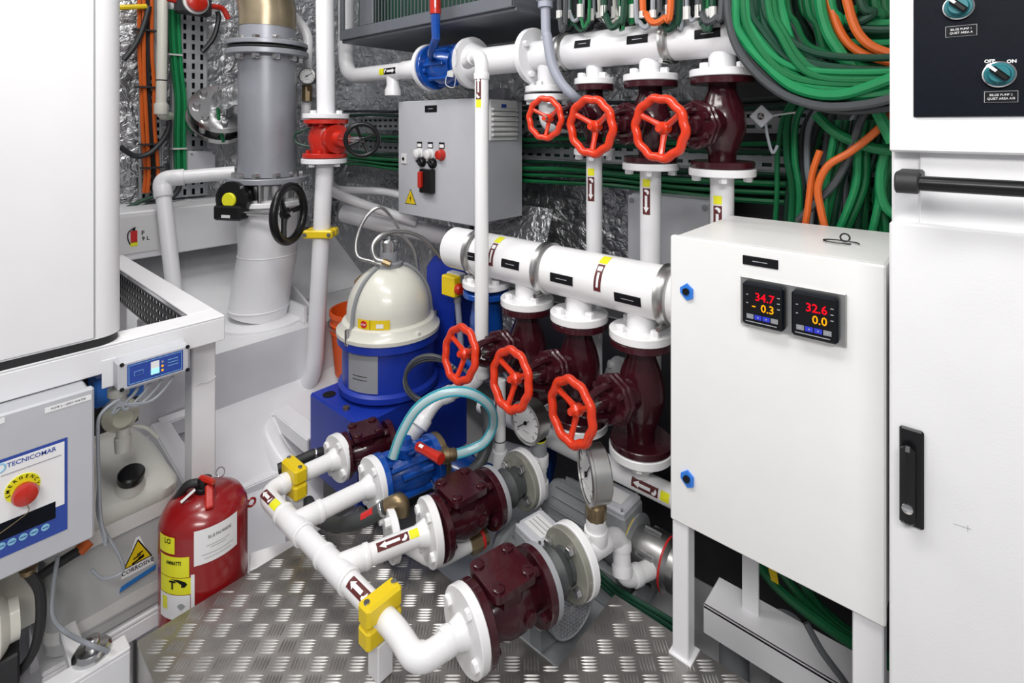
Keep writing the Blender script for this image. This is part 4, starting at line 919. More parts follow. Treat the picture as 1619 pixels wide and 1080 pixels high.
part('emergency_button', G().lathe(c, X1, [(0.016, 0), (0.016, 0.012), (0.019, 0.014), (0.021, 0.022), (0.018, 0.030), (0.010, 0.034)], 26), 'redpaint', dr, label='red mushroom emergency button')
part('pull_cord', G().tube(spline([c+X1*0.03-Z1*0.015, c+X1*0.03+V((0, 0.004, -0.03)), c+X1*0.02+V((0, -0.01, -0.045)), c+X1*0.015+V((0, -0.05, -0.065))], 6), 0.0009, 5), 'brass', dr)
q = LX(109, 638); pl = part('pump_label', rect(G(), q, ex, ey, 0.075, 0.011), 'print_white', dr, smooth=0); text('lettering', 'PUMP 2 • GREY WATER', 'print_black', pl, q, ex, ey, 0.0062, lift=0.0016, sx=0.88)
q = LX(0, 666); part('blank_label', rect(G(), q, ex, ey, 0.014, 0.011), 'print_white', dr, smooth=0)
# ---------------------------------------------------------------- corrosive tank
XT = -1.56
y0, y1 = 0.209, 0.470; zt0 = -0.112
root = thing('chemical_tank', (-1.58, 0.32, zt0), 'translucent plastic jerrycan with black cap and corrosive sticker', 'tank')
def rrect(w, h, r, n=5):
    out = []
    for cx_, cy_, a0 in ((w-r, h-r, 0), (-w+r, h-r, pi/2), (-w+r, -h+r, pi), (w-r, -h+r, 3*pi/2)):
        for i in range(n+1): t = a0+pi/2*i/n; out.append((cx_+r*math.cos(t), cy_+r*math.sin(t)))
    return out
def loft(c, rows):
    g = G(); n = None
    for (hx, hy, r, z, *sh) in rows:
        dx_ = sh[0] if sh else 0; p_ = rrect(hx, hy, r); n = len(p_); g.v += [V((c[0]+x+dx_, c[1]+y, z)) for x, y in p_]
    for j in range(len(rows)-1):
        for i in range(n): k = (i+1) % n; g.f.append((j*n+i, j*n+k, (j+1)*n+k, (j+1)*n+i))
    g.f.append(tuple(range(n))[::-1]); g.f.append(tuple((len(rows)-1)*n+i for i in range(n))); return g
cx_, cy_ = XT-0.117, (y0+y1)/2; hx, hy = 0.117, (y1-y0)/2
part('lower_body', loft((cx_, cy_), [(hx-0.012, hy-0.012, 0.03, zt0), (hx, hy, 0.04, zt0+0.012), (hx, hy, 0.04, zt0+0.035), (hx+0.003, hy+0.003, 0.04, zt0+0.037), (hx+0.003, hy+0.003, 0.04, zt0+0.072), (hx, hy, 0.04, zt0+0.079), (hx, hy, 0.04, 0.144)]), 'tank_liquid', root, smooth=40)
part('band', loft((cx_, cy_), [(hx+0.0035, hy+0.0035, 0.04, zt0+0.042), (hx+0.0035, hy+0.0035, 0.04, zt0+0.070)]), 'tank_band', root, smooth=40)
part('band', loft((cx_, cy_), [(hx+0.0045, hy+0.0045, 0.045, 0.116), (hx+0.0045, hy+0.0045, 0.045, 0.151)]), 'tank_band', root, smooth=40)
part('upper_body', loft((cx_, cy_), [(hx, hy, 0.04, 0.144), (hx+0.004, hy+0.004, 0.045, 0.15), (hx+0.004, hy+0.004, 0.045, 0.176), (hx-0.006, hy-0.004, 0.05, 0.189, -0.004), (hx-0.030, hy-0.015, 0.06, 0.219, -0.024), (hx-0.055, hy-0.037, 0.05, 0.25, -0.045), (hx-0.08, hy-0.064, 0.033, 0.278, -0.062), (hx-0.096, hy-0.09, 0.018, 0.287, -0.064)]), 'plastic_tank', root, smooth=50)
q = PX(209, 752, XT-0.018); cp = part('cap', G().lathe(q-X1*0.01-Z1*0.012, V((0.35, 0, 0.94)), [(0.028, 0), (0.0285, 0.004), (0.0285, 0.018), (0.024, 0.022)], 24), 'black', root)
part('filler_neck', G().lathe(q-X1*0.02-Z1*0.035, V((0.35, 0, 0.94)), [(0.036, 0), (0.027, 0.02), (0.026, 0.03)], 20), 'plastic_tank', root)
def TX(px, py): return PX(px, py, XT+0.0006)
a, b, c = TX(218, 852), TX(195, 896), TX(241, 888); a.y = (b.y+c.y)/2; b.z = c.z = (b.z+c.z)/2+0.004
back = part('sticker_back', G().slab(V((XT, b.y-0.004, b.z-0.022)), V((XT, c.y+0.004, b.z-0.022)), V((XT, a.y+0.004, a.z+0.004)), V((XT, a.y-0.004, a.z+0.004)), X1, 0.0006), 'print_white', root, smooth=0)
def tri(g, a, b, c, nrm, lift, sc=1.0):
    m_ = (a+b+c)/3; q_ = [m_+(p_-m_)*sc+nrm*lift for p_ in (a, b, c)]; return g.add(q_, [(0, 1, 2)])
part('triangle_border', tri(G(), a, b, c, X1, 0.0012), 'print_black', back, smooth=0); part('triangle', tri(G(), a, b, c, X1, 0.0018, 0.86), 'yellow', back, smooth=0)
m_ = (a+b+c)/3-Z1*0.004
for dy, dz, w_, h_ in ((0, -0.008, 0.026, 0.004), (-0.002, 0.001, 0.016, 0.003), (0.004, 0.007, 0.012, 0.003), (0.006, -0.003, 0.012, 0.003)): part('symbol', rect(G(), m_+V((0, dy, dz)), (Y1+Z1*0.25), Z1, w_, h_, 0.0022), 'print_black', back, smooth=0)
text('lettering', 'CORROSIVE', 'print_black', back, V((XT, (b.y+c.y)/2, b.z-0.0105)), Y1, Z1, 0.0135, lift=0.0014, sx=0.92, bold=0.0002)
q = TX(218, 914)+X1*0.003; part('blue_tape', G().slab(q+V((0, -0.038, -0.010)), q+V((0, 0.036, 0.002)), q+V((0, 0.038, 0.013)), q+V((0, -0.034, 0.002)), X1, 0.001), 'tape_blue', root, smooth=0)
o = thing('tank_shelf', (-1.58, 0.32, ZF), 'white welded shelf and rails carrying the corrosive tank', 'frame')
part('shelf_plate', G().box((-1.81, 0.20, zt0-0.012), (-1.559, 0.475, zt0-0.001), 0.003), 'white', o)
part('shelf_lip', G().box((-1.565, 0.20, zt0-0.050), (-1.559, 0.475, zt0-0.013), 0.002), 'white', o)
part('post', G().box((-1.80, 0.20, ZF), (-1.74, 0.26, zt0-0.012), 0.002), 'white', o)
part('post', G().box((-1.80, 0.42, ZF), (-1.74, 0.47, zt0-0.012), 0.002), 'white', o)
# floor-level rail and mount at bottom left
o = thing('machine_rail', (-1.4, 0.2, ZF), 'white steel rail with round steel mount at the bottom left', 'frame')
XR = -1.385
ra, rb = PX(66, 1060, XR), PX(216, 1003, XR); zr_ = -0.012
part('rail', G().box((XR-0.022, ra.y, zr_-0.008), (XR+0.022, 0.318, zr_), 0.002).box((XR+0.014, ra.y, zr_-0.11), (XR+0.022, 0.318, zr_-0.0085), 0.002), 'white', o)
q = PX(146, 1003, XR-0.02); q.z = zr_+0.012
part('mount', G().lathe(q-Z1*0.012, Z1, [(0.034, 0), (0.034, 0.008), (0.028, 0.016), (0.013, 0.019), (0.013, 0.034), (0.010, 0.036)], 28), 'steel', o)
part('cross_arm', G().box((XR-0.15, q.y-0.035, zr_-0.03), (XR-0.023, q.y-0.005, zr_-0.002), 0.003), 'white', o)
pn = thing('bilge_shade', (-1.8, 0.0, ZF), 'black sheet on the bilge floor standing in for shade under the control box', 'pan_or_shade_sheet')
part('pan_or_shade_sheet', G().box((-2.3, -1.2, ZF), (-1.42, 0.186, ZF+0.012)), 'rubber', pn, smooth=0)  # flat and upright black sheets stand in for shade under the control box
part('back_plate', G().box((-1.74, -1.2, ZF+0.0125), (-1.73, 0.18, 0.30)), 'black', pn, smooth=0)  # upright black sheet standing in for shade, not a real plate
# cream pump and black bracket at the very left bottom
o = thing('cream_feed_pump', (-1.42, 0.0, -0.2), 'cream pump body with black strap under the grey control box', 'pump')
c = PX(8, 985, -1.50); part('body', G().lathe(c-Y1*0.16, Y1, [(0.05, 0), (0.058, 0.012), (0.058, 0.15), (0.048, 0.16), (0.04, 0.165), (0.04, 0.18)], 28), 'cream', o)
part('strap', G().tube(spline([c+V((0.01, 0.035, 0.085)), c+V((0.03, 0.05, 0.05)), c+V((0.04, 0.05, -0.01)), c+V((0.03, 0.04, -0.07)), c+V((0.0, 0.02, -0.12))], 6), 0.009, 8), 'rubber', o)
part('wing_bolt', G().lathe(c+V((0.01, 0.035, 0.085)), Z1, [(0.012, 0), (0.016, 0.012), (0.006, 0.014), (0.006, 0.03)], 10), 'brass', o)
part('base', G().box((c.x-0.06, c.y-0.15, c.z-0.12), (c.x+0.03, c.y+0.02, c.z-0.055), 0.004), 'rubber', o)
o = thing('backing_panel', (-1.55, 0.1, -0.1), 'cream panel behind the black cable under the control box', 'panel')
part('sheet', G().box((-1.62, -0.1, -0.02), (-1.60, 0.198, zb2-0.002), 0.002), 'cream', o)
pts = [PX(52, 920, -1.53), PX(75, 903, -1.52), PX(102, 885, -1.52), PX(135, 865, -1.53)]
h = thing('black_cable', pts[0], 'thick black cable with orange gland below the control box', 'cable')
part('sheath', G().tube(spline(pts, 6), 0.010, 10), 'rubber', h); part('gland', G().cyl(PX(125, 872, -1.528), PX(142, 855, -1.53), 0.013, 12), 'cable_orange', h)
# ---------------------------------------------------------------- small blue display unit
c0 = PX(247, 581, XF+0.05)
root = thing('dosing_controller', c0-Z1*0.05, 'small white box with blue front and lit display on the frame rail', 'control box')
W2, H2 = 0.073, 0.034
part('housing', G().box((XF+0.002, c0.y-W2, c0.z-H2), (XF+0.05, c0.y+W2, c0.z+H2), 0.006), 'grey', root)
part('wall_plate', G().box((XF+0.0003, c0.y-W2-0.02, c0.z-H2+0.002), (XF+0.003, c0.y+W2, c0.z+H2-0.002), 0.001), 'white', root)
f = part('front_film', rect(G(), c0, Y1, Z1, 0.112, 0.048), 'print_blue', root, smooth=0)
g = G()
for dy, dz, w_, h_ in ((0, 0.021, 0.106, 0.0009), (0, -0.021, 0.106, 0.0009), (-0.053, 0, 0.0009, 0.042), (0.053, 0, 0.0009, 0.042)): rect(g, c0+V((0, dy, dz)), Y1, Z1, w_, h_, 0.0012)
part('film_border', g, 'print_teal', f, smooth=0)
part('level_display', rect(G(), c0+V((0, -0.002, 0.001)), Y1, Z1, 0.017, 0.030, 0.0013), 'print_white', f, smooth=0)
part('level_display', rect(G(), c0+V((0, -0.002, -0.007)), Y1, Z1, 0.017, 0.013, 0.002), 'lcd', f, smooth=0)
for dz in (0.010, 0, -0.010): part('indicator', circ(G(), c0+V((0, 0.013, dz)), Y1, Z1, 0.0026, 0.0013, n=10), 'led_amber' if dz <= 0 else 'print_grey', f, smooth=0)
part('logo', rect(G(), c0+V((0, -0.034, 0)), Y1, Z1, 0.018, 0.010, 0.0013), 'print_teal', f, smooth=0); part('logo', rect(G(), c0+V((0, -0.034, 0)), Y1, Z1, 0.0165, 0.0085, 0.002), 'print_blue', f, smooth=0)
for dz in (0.010, 0.003, -0.004): part('caption', rect(G(), c0+V((0, 0.035, dz)), Y1, Z1, 0.022, 0.0011, 0.0013), 'print_teal', f, smooth=0)
for sy in (-1, 1):
    for sz in (-1, 1): part('screw', G().cyl(c0+V((0.0, sy*0.066, sz*0.028)), c0+V((0.002, sy*0.066, sz*0.028)), 0.0045, 10), 'black', root)
# dosing pump under the rail
o = thing('dosing_pump', PX(185, 690, -1.56), 'blue dosing pump with clear plastic head above the tank', 'pump')
c = PX(190, 655, -1.55)
part('motor_box', G().box((-1.66, c.y-0.045, c.z+0.02), (-1.57, c.y+0.055, c.z+0.09), 0.005), 'bluelight', o)
part('back_plate', G().box((-1.66, c.y-0.06, c.z-0.075), (-1.64, c.y+0.06, c.z+0.085), 0.003), 'black', o)
part('pump_head', G().lathe(c-X1*0.02, X1, [(0.036, 0), (0.038, 0.006), (0.038, 0.03), (0.03, 0.036), (0.02, 0.05)], 20), 'clear_plastic', o)
part('upper_fitting', G().lathe(c+V((0.01, -0.005, 0.03)), Z1, [(0.016, 0), (0.016, 0.02), (0.022, 0.022), (0.022, 0.04), (0.012, 0.045), (0.010, 0.06)], 12), 'plastic_tank', o)
part('lower_fitting', G().lathe(c+V((0.01, 0.004, -0.03)), -Z1, [(0.014, 0), (0.014, 0.02), (0.018, 0.022), (0.016, 0.055)], 12), 'plastic_tank', o)
part('tube', G().tube(spline([c+V((0.0, 0.02, -0.035)), c+V((0.01, 0.05, -0.05)), c+V((0.01, 0.075, -0.085))], 6), 0.004, 8), 'plastic_tank', o)
for i in range(4):
    a = c0+V((-0.02, -0.03+0.024*i, -H2)); k = i*0.004
    pts = [a, a+V((0, -0.008, -0.02)), a+V((0.01, -0.05, -0.045)), PX(190, 632+i*3, -1.46), PX(160, 655, -1.45-k), PX(155, 690, -1.45-k), PX(157, 760, -1.45-k), PX(160-i, 820, -1.45-k), PX(168, 850+6*i, -1.45)]
    if i == 3: pts = pts[:-1]+[PX(190, 880, -1.45), PX(193, 905, -1.45), PX(165, 915, -1.45), PX(145, 900, -1.452)]
    tag(part('cable', G().tube(spline(pts), 0.0036, 7), 'cable_pale'), 'thin grey cable from the blue display unit down beside the tank', 'cable', 'grey cables below the display unit')
pts = [PX(92, 880, -1.50), PX(84, 935, -1.48), PX(84, 975, -1.46), PX(105, 1000, -1.44), PX(140, 1018, -1.36), PX(172, 1030, -1.35)]
tag(part('cable', G().tube(spline(pts), 0.0042, 8), 'cable_pale'), 'grey cable curling past the round steel mount', 'cable')
# ---------------------------------------------------------------- fire extinguisher
C = V((-1.457, 0.494, -0.30)); R = 0.0975
root = thing('fire_extinguisher', C, 'red fire extinguisher behind the corner of the tread plate', 'fire extinguisher')
ztop = P(333, 772, 1.34).z
part('cylinder', G().lathe(C, Z1, [(R*0.9, 0), (R, 0.01), (R, ztop-C.z-0.055), (R*0.97, ztop-C.z-0.04), (R*0.85, ztop-C.z-0.02), (R*0.6, ztop-C.z-0.006), (R*0.3, ztop-C.z), (0.02, ztop-C.z+0.002)], 40), 'extred', root)
T = V((C.x, C.y, ztop))
part('valve_head', G().lathe(T, Z1, [(0.022, -0.004), (0.022, 0.012), (0.016, 0.014), (0.016, 0.03), (0.010, 0.034)], 14), 'black', root)
fwd = V((0.75, -0.25, 0)).normalized(); sd = Z1.cross(fwd)
part('lever', G().tube([T-RT*0.008+Z1*0.030, T+RT*0.015-FW*0.012+Z1*0.034, T+RT*0.034-FW*0.02+Z1*0.033], [0.008, 0.008, 0.006], 8), 'redpaint', root)
part('carry_handle', G().obox(T+fwd*0.045+Z1*0.008+sd*0.01, (0.028, 0.009, 0.005), (fwd*0.85-Z1*0.52).normalized(), sd, (Z1*0.85+fwd*0.52).normalized(), 0.003), 'redpaint', root)
part('hose', G().tube(spline([T+Z1*0.02, T+V((-0.02, -0.03, 0.02)), T+V((-0.04, -0.045, -0.01)), T+V((-0.05, -0.06, -0.04))], 6), 0.010, 10), 'rubber', root)
part('pin_ring', G().torus(T+fwd*0.0+sd*0.035+Z1*0.034, V((0.5, -0.7, 0.3)), 0.011, 0.0013, 18, 6), 'steel', root)
part('hang_tag', G().obox(T+fwd*0.02-sd*0.035+Z1*0.01, (0.017, 0.006, 0.0008), (fwd*0.2-sd*0.8-Z1*0.45).normalized(), Z1.cross((fwd*0.2-sd*0.8-Z1*0.45).normalized()), FW), 'print_white', root)
part('hook', G().torus(C+V((0.03, R+0.004, ztop-C.z-0.07)), X1, 0.010, 0.003, 12, 6), 'extred', root)
ec = tocam(C); ec.z = 0
def cs(s0, s1, ang, hwid, lift=0.0006): return strip(C+Z1*s0, Z1, R, Matrix.Rotation(ang, 3, 'Z') @ ec, [0, s1-s0], [hwid, hwid], lift, 8)
zz = lambda py: P(333, py, 1.245).z-C.z
lab = part('service_label', cs(zz(893), zz(838), 0.28, 0.50), 'print_white', root, smooth=60)
def ctext(s, h, ang, size, m, par, lift=0.0012, sx=1.0, bold=0):
    e = Matrix.Rotation(ang, 3, 'Z') @ ec; e.normalize(); exx = Z1.cross(e)
    c = bpy.data.curves.new('t', 'FONT'); c.body = s; c.size = size; c.align_x = 'CENTER'; c.align_y = 'CENTER'; c.offset = bold; c.resolution_u = 2
    t = bpy.data.objects.new('t', c); me = bpy.data.meshes.new_from_object(t); bpy.data.objects.remove(t); g = G(); vs = []
    for v_ in me.vertices:
        al = ang+v_.co.x*sx/R; e2 = Matrix.Rotation(al, 3, 'Z') @ ec; e2.normalize(); vs.append(C+Z1*(h+v_.co.y)+e2*(R+lift))
    g.add(vs, [tuple(p_.vertices) for p_ in me.polygons]); bpy.data.meshes.remove(me); return part('lettering', g, m, par, smooth=0)
ctext('BLUE FIN MARINE', zz(853), 0.34, 0.0105, 'print_black', lab, sx=0.62)
e = Matrix.Rotation(-0.06, 3, 'Z') @ ec; exx = Z1.cross(e)
part('fin_logo', G().add([C+Z1*zz(862)+e*(R+0.0014)-exx*0.006, C+Z1*zz(862)+e*(R+0.0014)+exx*0.006, C+Z1*zz(851)+e*(R+0.0014)-exx*0.005], [(0, 1, 2)]), 'print_black', lab, smooth=0)
for q, w_ in ((866, 0.26), (870, 0.18), (879, 0.36), (885, 0.30)): part('print_line', cs(zz(q)-0.0006, zz(q)+0.0006, 0.30, w_, 0.0013), 'print_grey', lab, smooth=0)
l1 = part('yellow_label', cs(zz(872), zz(846), -0.92, 0.26), 'lemon', root, smooth=60); ctext('LO', zz(853), -0.86, 0.017, 'print_black', l1, sx=0.9, bold=0.0004)
l2 = part('yellow_label', cs(zz(908), zz(876), -0.72, 0.40), 'lemon', root, smooth=60); ctext('AMMATTI', zz(886), -0.70, 0.012, 'print_black', l2, sx=0.75, bold=0.0003)
l3 = part('yellow_label', cs(zz(935), zz(909), -0.70, 0.42), 'lemon', root, smooth=60)
ctext('T', zz(921), -0.72, 0.026, 'print_black', l3, sx=1.0, bold=0.001); part('swoosh', strip(C+Z1*zz(923), Z1, R, Matrix.Rotation(-0.52, 3, 'Z') @ ec, [0, 0.006, 0.012, 0.018], [(0.02, 0.10), (0.03, 0.16), (-0.06, 0.12), (-0.25, -0.05)], 0.0014), 'print_black', l3, smooth=0)
l4 = part('white_label', cs(zz(975), zz(936), -0.72, 0.42), 'print_white', root, smooth=60); part('side_strip', cs(zz(975), zz(905), -0.245, 0.04), 'print_white', root, smooth=60)
part('print_line', cs(zz(960), zz(940), -0.95, 0.08, 0.0013), 'lemon', l4, smooth=0); part('print_mark', strip(C+Z1*zz(958), Z1, R, Matrix.Rotation(-0.5, 3, 'Z') @ ec, [0, 0.008, 0.014], [0.02, 0.10, 0.03], 0.0013), 'print_grey', l4, smooth=0)
# sign on the beam
o = thing('extinguisher_sign', (-2.69, 0.62, 0.6), 'pale luminous sign with extinguisher picture and F 9 L lettering', 'sign')
XG = -2.699; c = PX(222, 370, XG)
part('board', rect(G(), c+Y1*0.01, Y1, Z1, 0.20, 0.155, 0.0005, 0.002), 'dial', o, smooth=0)
q = PX(212, 374, XG); B = part('picture', G().cyl(q+X1*0.003-Y1*0.0, q+X1*0.0036, 0.0001, 8), 'print_red', o)
part('picture_body', rect(G(), q+Z1*0.0, Y1, Z1, 0.024, 0.050, 0.003), 'print_red', o, smooth=0); part('picture_base', rect(G(), q-Z1*0.032, Y1, Z1, 0.026, 0.018, 0.003), 'lemon', o, smooth=0)
part('picture_hose', G().tube(spline([q+V((0.004, 0.006, 0.038)), q+V((0.004, -0.004, 0.034)), q+V((0.004, -0.02, 0.02)), q+V((0.004, -0.022, -0.005)), q+V((0.004, -0.014, -0.03))], 5), 0.0022, 5), 'print_black', o)
part('picture_valve', rect(G(), q+Z1*0.031, Y1, Z1, 0.008, 0.014, 0.003), 'print_black', o, smooth=0)
text('lettering', 'F', 'print_black', o, q+V((0, 0.032, 0.010)), Y1, Z1, 0.026, lift=0.0032, bold=0.0005); text('lettering', '9 L', 'print_black', o, q+V((0, 0.042, -0.014)), Y1, Z1, 0.022, lift=0.0032, bold=0.0005)
bpy.data.objects.remove(B)
# ================================================================ EXHAUST PIPE
c = PZ(412, 505, 0.26); cx_, cy_ = c.x, c.y; D0 = (c-CAM).dot(FW); R = 0.117
def zq(py): return HC+(HY-py)*D0/FP
off = P(421, 200, D0)-P(409, 200, D0)
top = V((cx_, cy_, 0))+off; A0 = lambda z: V((top.x, top.y, z))
root = thing('exhaust_pipe', A0(0.26), 'wide grey exhaust pipe standing on a white elbow base', 'pipe')
part('grey_section', G().cyl(A0(zq(278)), A0(zq(80)), R, 48), 'pipegrey', root)
flange(root, A0(zq(86)), Z1, 0.166, 0.022, 10, 'pipegrey', bm='steel', side=-1, br=0.017, bh=0.022)
part('flange_gasket', G().disc(A0(zq(79)), Z1, 0.158, 0.008), 'rubber', root)
flange(root, A0(zq(72)), Z1, 0.164, 0.018, 10, 'pipegrey', bm='steel', side=1, br=0.017, bh=0.018)
part('upper_duct', G().tube([A0(zq(70)), A0(zq(45)), A0(zq(44))], 0.112, 40), 'pipegrey', root)
part('lagged_duct', G().tube(spline([A0(zq(45)), A0(zq(20)), A0(zq(-10))-RT*0.015, A0(zq(-60))-RT*0.06, A0(zq(-180))-RT*0.12], 6), 0.114, 40), 'ductbrown', root, label='heat-tinted brown metal duct')
flange(root, A0(zq(283)), Z1, 0.166, 0.022, 10, 'pipegrey', bm='steel', side=1, br=0.017, bh=0.022)
b = V((cx_, cy_, 0.26))
part('white_section', G().tube(spline([A0(zq(312)), A0(zq(360)), A0(zq(400)), b*0.55+A0(0.26)*0.45+Z1*0.19, b+Z1*0.09, b+Z1*0.03-RT*0.012], 6), 0.119, 40), 'white', root)
part('weld_seam', G().torus(A0(zq(400)), Z1, 0.119, 0.003, 40, 6), 'white', root); part('base_ring', G().lathe(b, Z1, [(0.185, 0), (0.185, 0.012), (0.178, 0.016)], 44), 'white', root)
part('weld_seam', G().torus(b+Z1*0.06-RT*0.006, Z1, 0.121, 0.004, 40, 6), 'white', root)
part('rib', G().box((b.x+0.02, b.y+0.10, 0.262), (b.x+0.19, b.y+0.112, 0.33)), 'white', root, smooth=0)
# butterfly valve with gearbox
root2 = thing('butterfly_valve', A0(zq(312)), 'butterfly valve with black gearbox, yellow indicator and black handwheel under the exhaust pipe', 'valve')
part('wafer', G().cyl(A0(zq(312)), A0(zq(289)), 0.125, 40, 0.003), 'steel', root2)
for i in range(10):
    t = 2*pi*i/10; part('stud', G().cyl(A0(zq(316))+V((math.cos(t), math.sin(t), 0))*0.142, A0(zq(284))+V((math.cos(t), math.sin(t), 0))*0.142, 0.010, 10), 'steel', root2)
part('lower_flange', G().disc(A0(zq(318)), Z1, 0.162, 0.02), 'white', root2)
gc = P(366, 316, D0-0.17); fd = (-FW*0.96+RT*-0.2).normalized(); rt2 = Z1.cross(fd)
gb = part('gearbox', G().lathe(gc, fd, [(0.06, -0.05), (0.074, -0.03), (0.074, 0.0), (0.062, 0.006)], 20).obox(gc-Z1*0.05, (0.062, 0.03, 0.03), rt2, fd, Z1, 0.008), 'black', root2)
part('neck', G().cyl(gc-fd*0.04, A0(gc.z+0.01), 0.035, 16), 'black', root2)
part('indicator', G().cyl(gc+fd*0.006, gc+fd*0.018, 0.030, 28, 0.002), 'lemon', gb, label='round yellow indicator')
part('gear_plate', rect(G(), gc+fd*0.03-Z1*0.062, rt2, Z1, 0.04, 0.012), 'dial', gb, smooth=0)
for sx in (-1, 1):
    for sz in (-1, 1): part('screw', G().cyl(gc+rt2*(sx*0.052)+Z1*(sz*0.052)+fd*0.0, gc+rt2*(sx*0.052)+Z1*(sz*0.052)+fd*0.009, 0.006, 8), 'steel', gb)
wc = P(458, 338, D0-0.20); part('shaft', G().cyl(gc-Z1*0.052, wc+RT*0.01, 0.010, 12), 'steel', root2)
wheel(root2, wc, (RT*0.98-FW*0.14), 0.125, 'black', r=0.0165, wave=False, ph=-pi/2-0.4)
# pipe elbow passing the beam
root = thing('vent_pipe', PZ(275, 465, 0.27), 'white elbow pipe running to the exhaust pipe and down to the shelf', 'pipe')
a = P(372, 273, 2.42); b = P(256, 283, 2.30); c = P(277, 470, 2.20)
part('pipe', G().tube(fillet([a, b, c], 0.03), 0.030, 24), 'white', root); collar(root, b+(a-b).normalized()*0.06, a-b, 0.036, 0.05, 'white'); collar(root, b+(c-b).normalized()*0.055, c-b, 0.036, 0.05, 'white')
part('elbow', G().tube(fillet([b+(a-b).normalized()*0.07, b, b+(c-b).normalized()*0.07], 0.04), 0.0355, 24), 'white', root)
# ================================================================ RED VALVE LINE
dd = 2.2; root = thing('fire_main_pipe', P(498, 600, dd), 'white vertical pipe with red valve and yellow clamp left of the grey box', 'pipe')
t0, t1, t2, t3, t4 = P(512, -200, dd), P(516, 180, dd), P(514, 260, dd), P(498, 590, dd), P(455, 660, dd+0.05)
part('upper_pipe', G().cyl(t0, t1, 0.036, 24), 'white', root); part('lower_pipe', G().tube(fillet([t2, t3, t4, t4+V((-0.1, -0.05, -0.14))], 0.08), 0.034, 24), 'white', root)
flange(root, P(516, 184, dd), Z1, 0.092, 0.02, 4, 'white', side=1, ph=0.3, br=0.013); flange(root, P(513, 254, dd), Z1, 0.090, 0.02, 4, 'white', side=-1, ph=0.3, br=0.013)
rv = thing('red_globe_valve', P(514, 250, dd), 'bright red valve with small black handwheel between white flanges', 'valve')
ta, tb = P(516, 189, dd), P(514, 249, dd); L = ta.z-tb.z
flange(rv, ta-Z1*0.009, Z1, 0.088, 0.018, 4, 'redpaint', side=-1); flange(rv, tb+Z1*0.009, Z1, 0.088, 0.018, 4, 'redpaint')
part('body', G().lathe(tb, Z1, [(0.05, 0.016), (0.06, L*0.3), (0.066, L*0.5), (0.06, L*0.7), (0.05, L-0.016)], 24), 'redpaint', rv)
m_ = (ta+tb)/2; wv = P(573, 221, dd-0.14); sdv = (wv-m_).normalized()
part('bonnet', G().lathe(m_, sdv, [(0.05, 0.02), (0.05, 0.065), (0.06, 0.067), (0.06, 0.085), (0.035, 0.09), (0.03, 0.12)], 12), 'redpaint', rv)
part('stem', G().cyl(m_, wv+sdv*0.006, 0.010, 10), 'steel', rv)
wheel(rv, wv, (sdv*0.35-FW*0.9).normalized(), 0.070, 'black', r=0.009, wave=False, n_sp=4, ph=0.4, dish=0.012)
lp = thing('green_loop_wire', P(478, 215, 2.2), 'green bonding wire looped beside the red valve', 'wire'); part('wire', G().tube(spline([P(490, 203, 2.17), P(468, 212, 2.17), P(470, 226, 2.17), P(492, 232, 2.17)], 6), 0.004, 6), 'cable_dark', lp)
o = thing('pipe_clamp', P(508, 368, dd), 'yellow pipe clamp on the vertical white pipe below the red valve', 'clamp'); q = P(508, 368, dd)
dx = (RT*0.95+FW*0.3).normalized(); dy = Z1.cross(dx)
part('front_half', G().obox(q-dy*0.0-FW*0.024, (0.060, 0.021, 0.017), RT, FW, Z1, 0.006), 'yellow', o); part('back_half', G().obox(q+FW*0.024, (0.060, 0.021, 0.017), RT, FW, Z1, 0.006), 'yellow', o)
for s in (-1, 1): part('bolt', G().cyl(q+RT*(0.048*s)-FW*0.046, q+RT*(0.048*s)-FW*0.05, 0.008, 10), 'steel', o)
# thin gauge pipe behind
root = thing('gauge_line', P(487, 170, 2.5), 'thin white pipe with brass valve between exhaust pipe and red valve', 'pipe')
part('pipe', G().tube(fillet([P(462, 22, 2.5), P(488, 52, 2.5), P(484, 190, 2.5)], 0.05), 0.022, 16), 'white', root); part('valve_body', G().cyl(P(486, 135, 2.47), P(486, 160, 2.47), 0.024, 8), 'brass', root)
gauge('small_gauge', 'small round gauge between the exhaust pipe and the red valve', P(489, 121, 2.43), -FW, 0.036, P(489, 142, 2.45), needle=0.5)
o = thing('hull_pipe', P(470, 640, 2.0), 'fat white pipe bend under the purifier foundation', 'pipe')
part('pipe', G().tube(spline([P(462, 640, 2.15), P(432, 660, 2.08), P(424, 690, 2.0), P(440, 725, 1.94), P(462, 750, 1.9)], 7), 0.045, 24), 'white', o)
for i, (pts, r, lab) in enumerate((([P(522, 262, 2.5), P(522, 300, 2.6), P(605, 302, 2.75), P(660, 315, 2.6)], 0.018, 'thin white pipe on the foil left of the grey box'), ([P(518, 300, 2.4), P(560, 318, 2.5), P(660, 352, 2.45)], 0.022, 'slanting white pipe below the thin one left of the grey box'), ([P(545, 337, 2.70), P(600, 352, 2.62), P(712, 374, 2.42)], 0.045, 'fat white pipe passing under the grey box'))):
    tag(part('bulkhead_pipe', G().tube(fillet(pts, 0.08), r, 16), 'white'), lab, 'pipe')
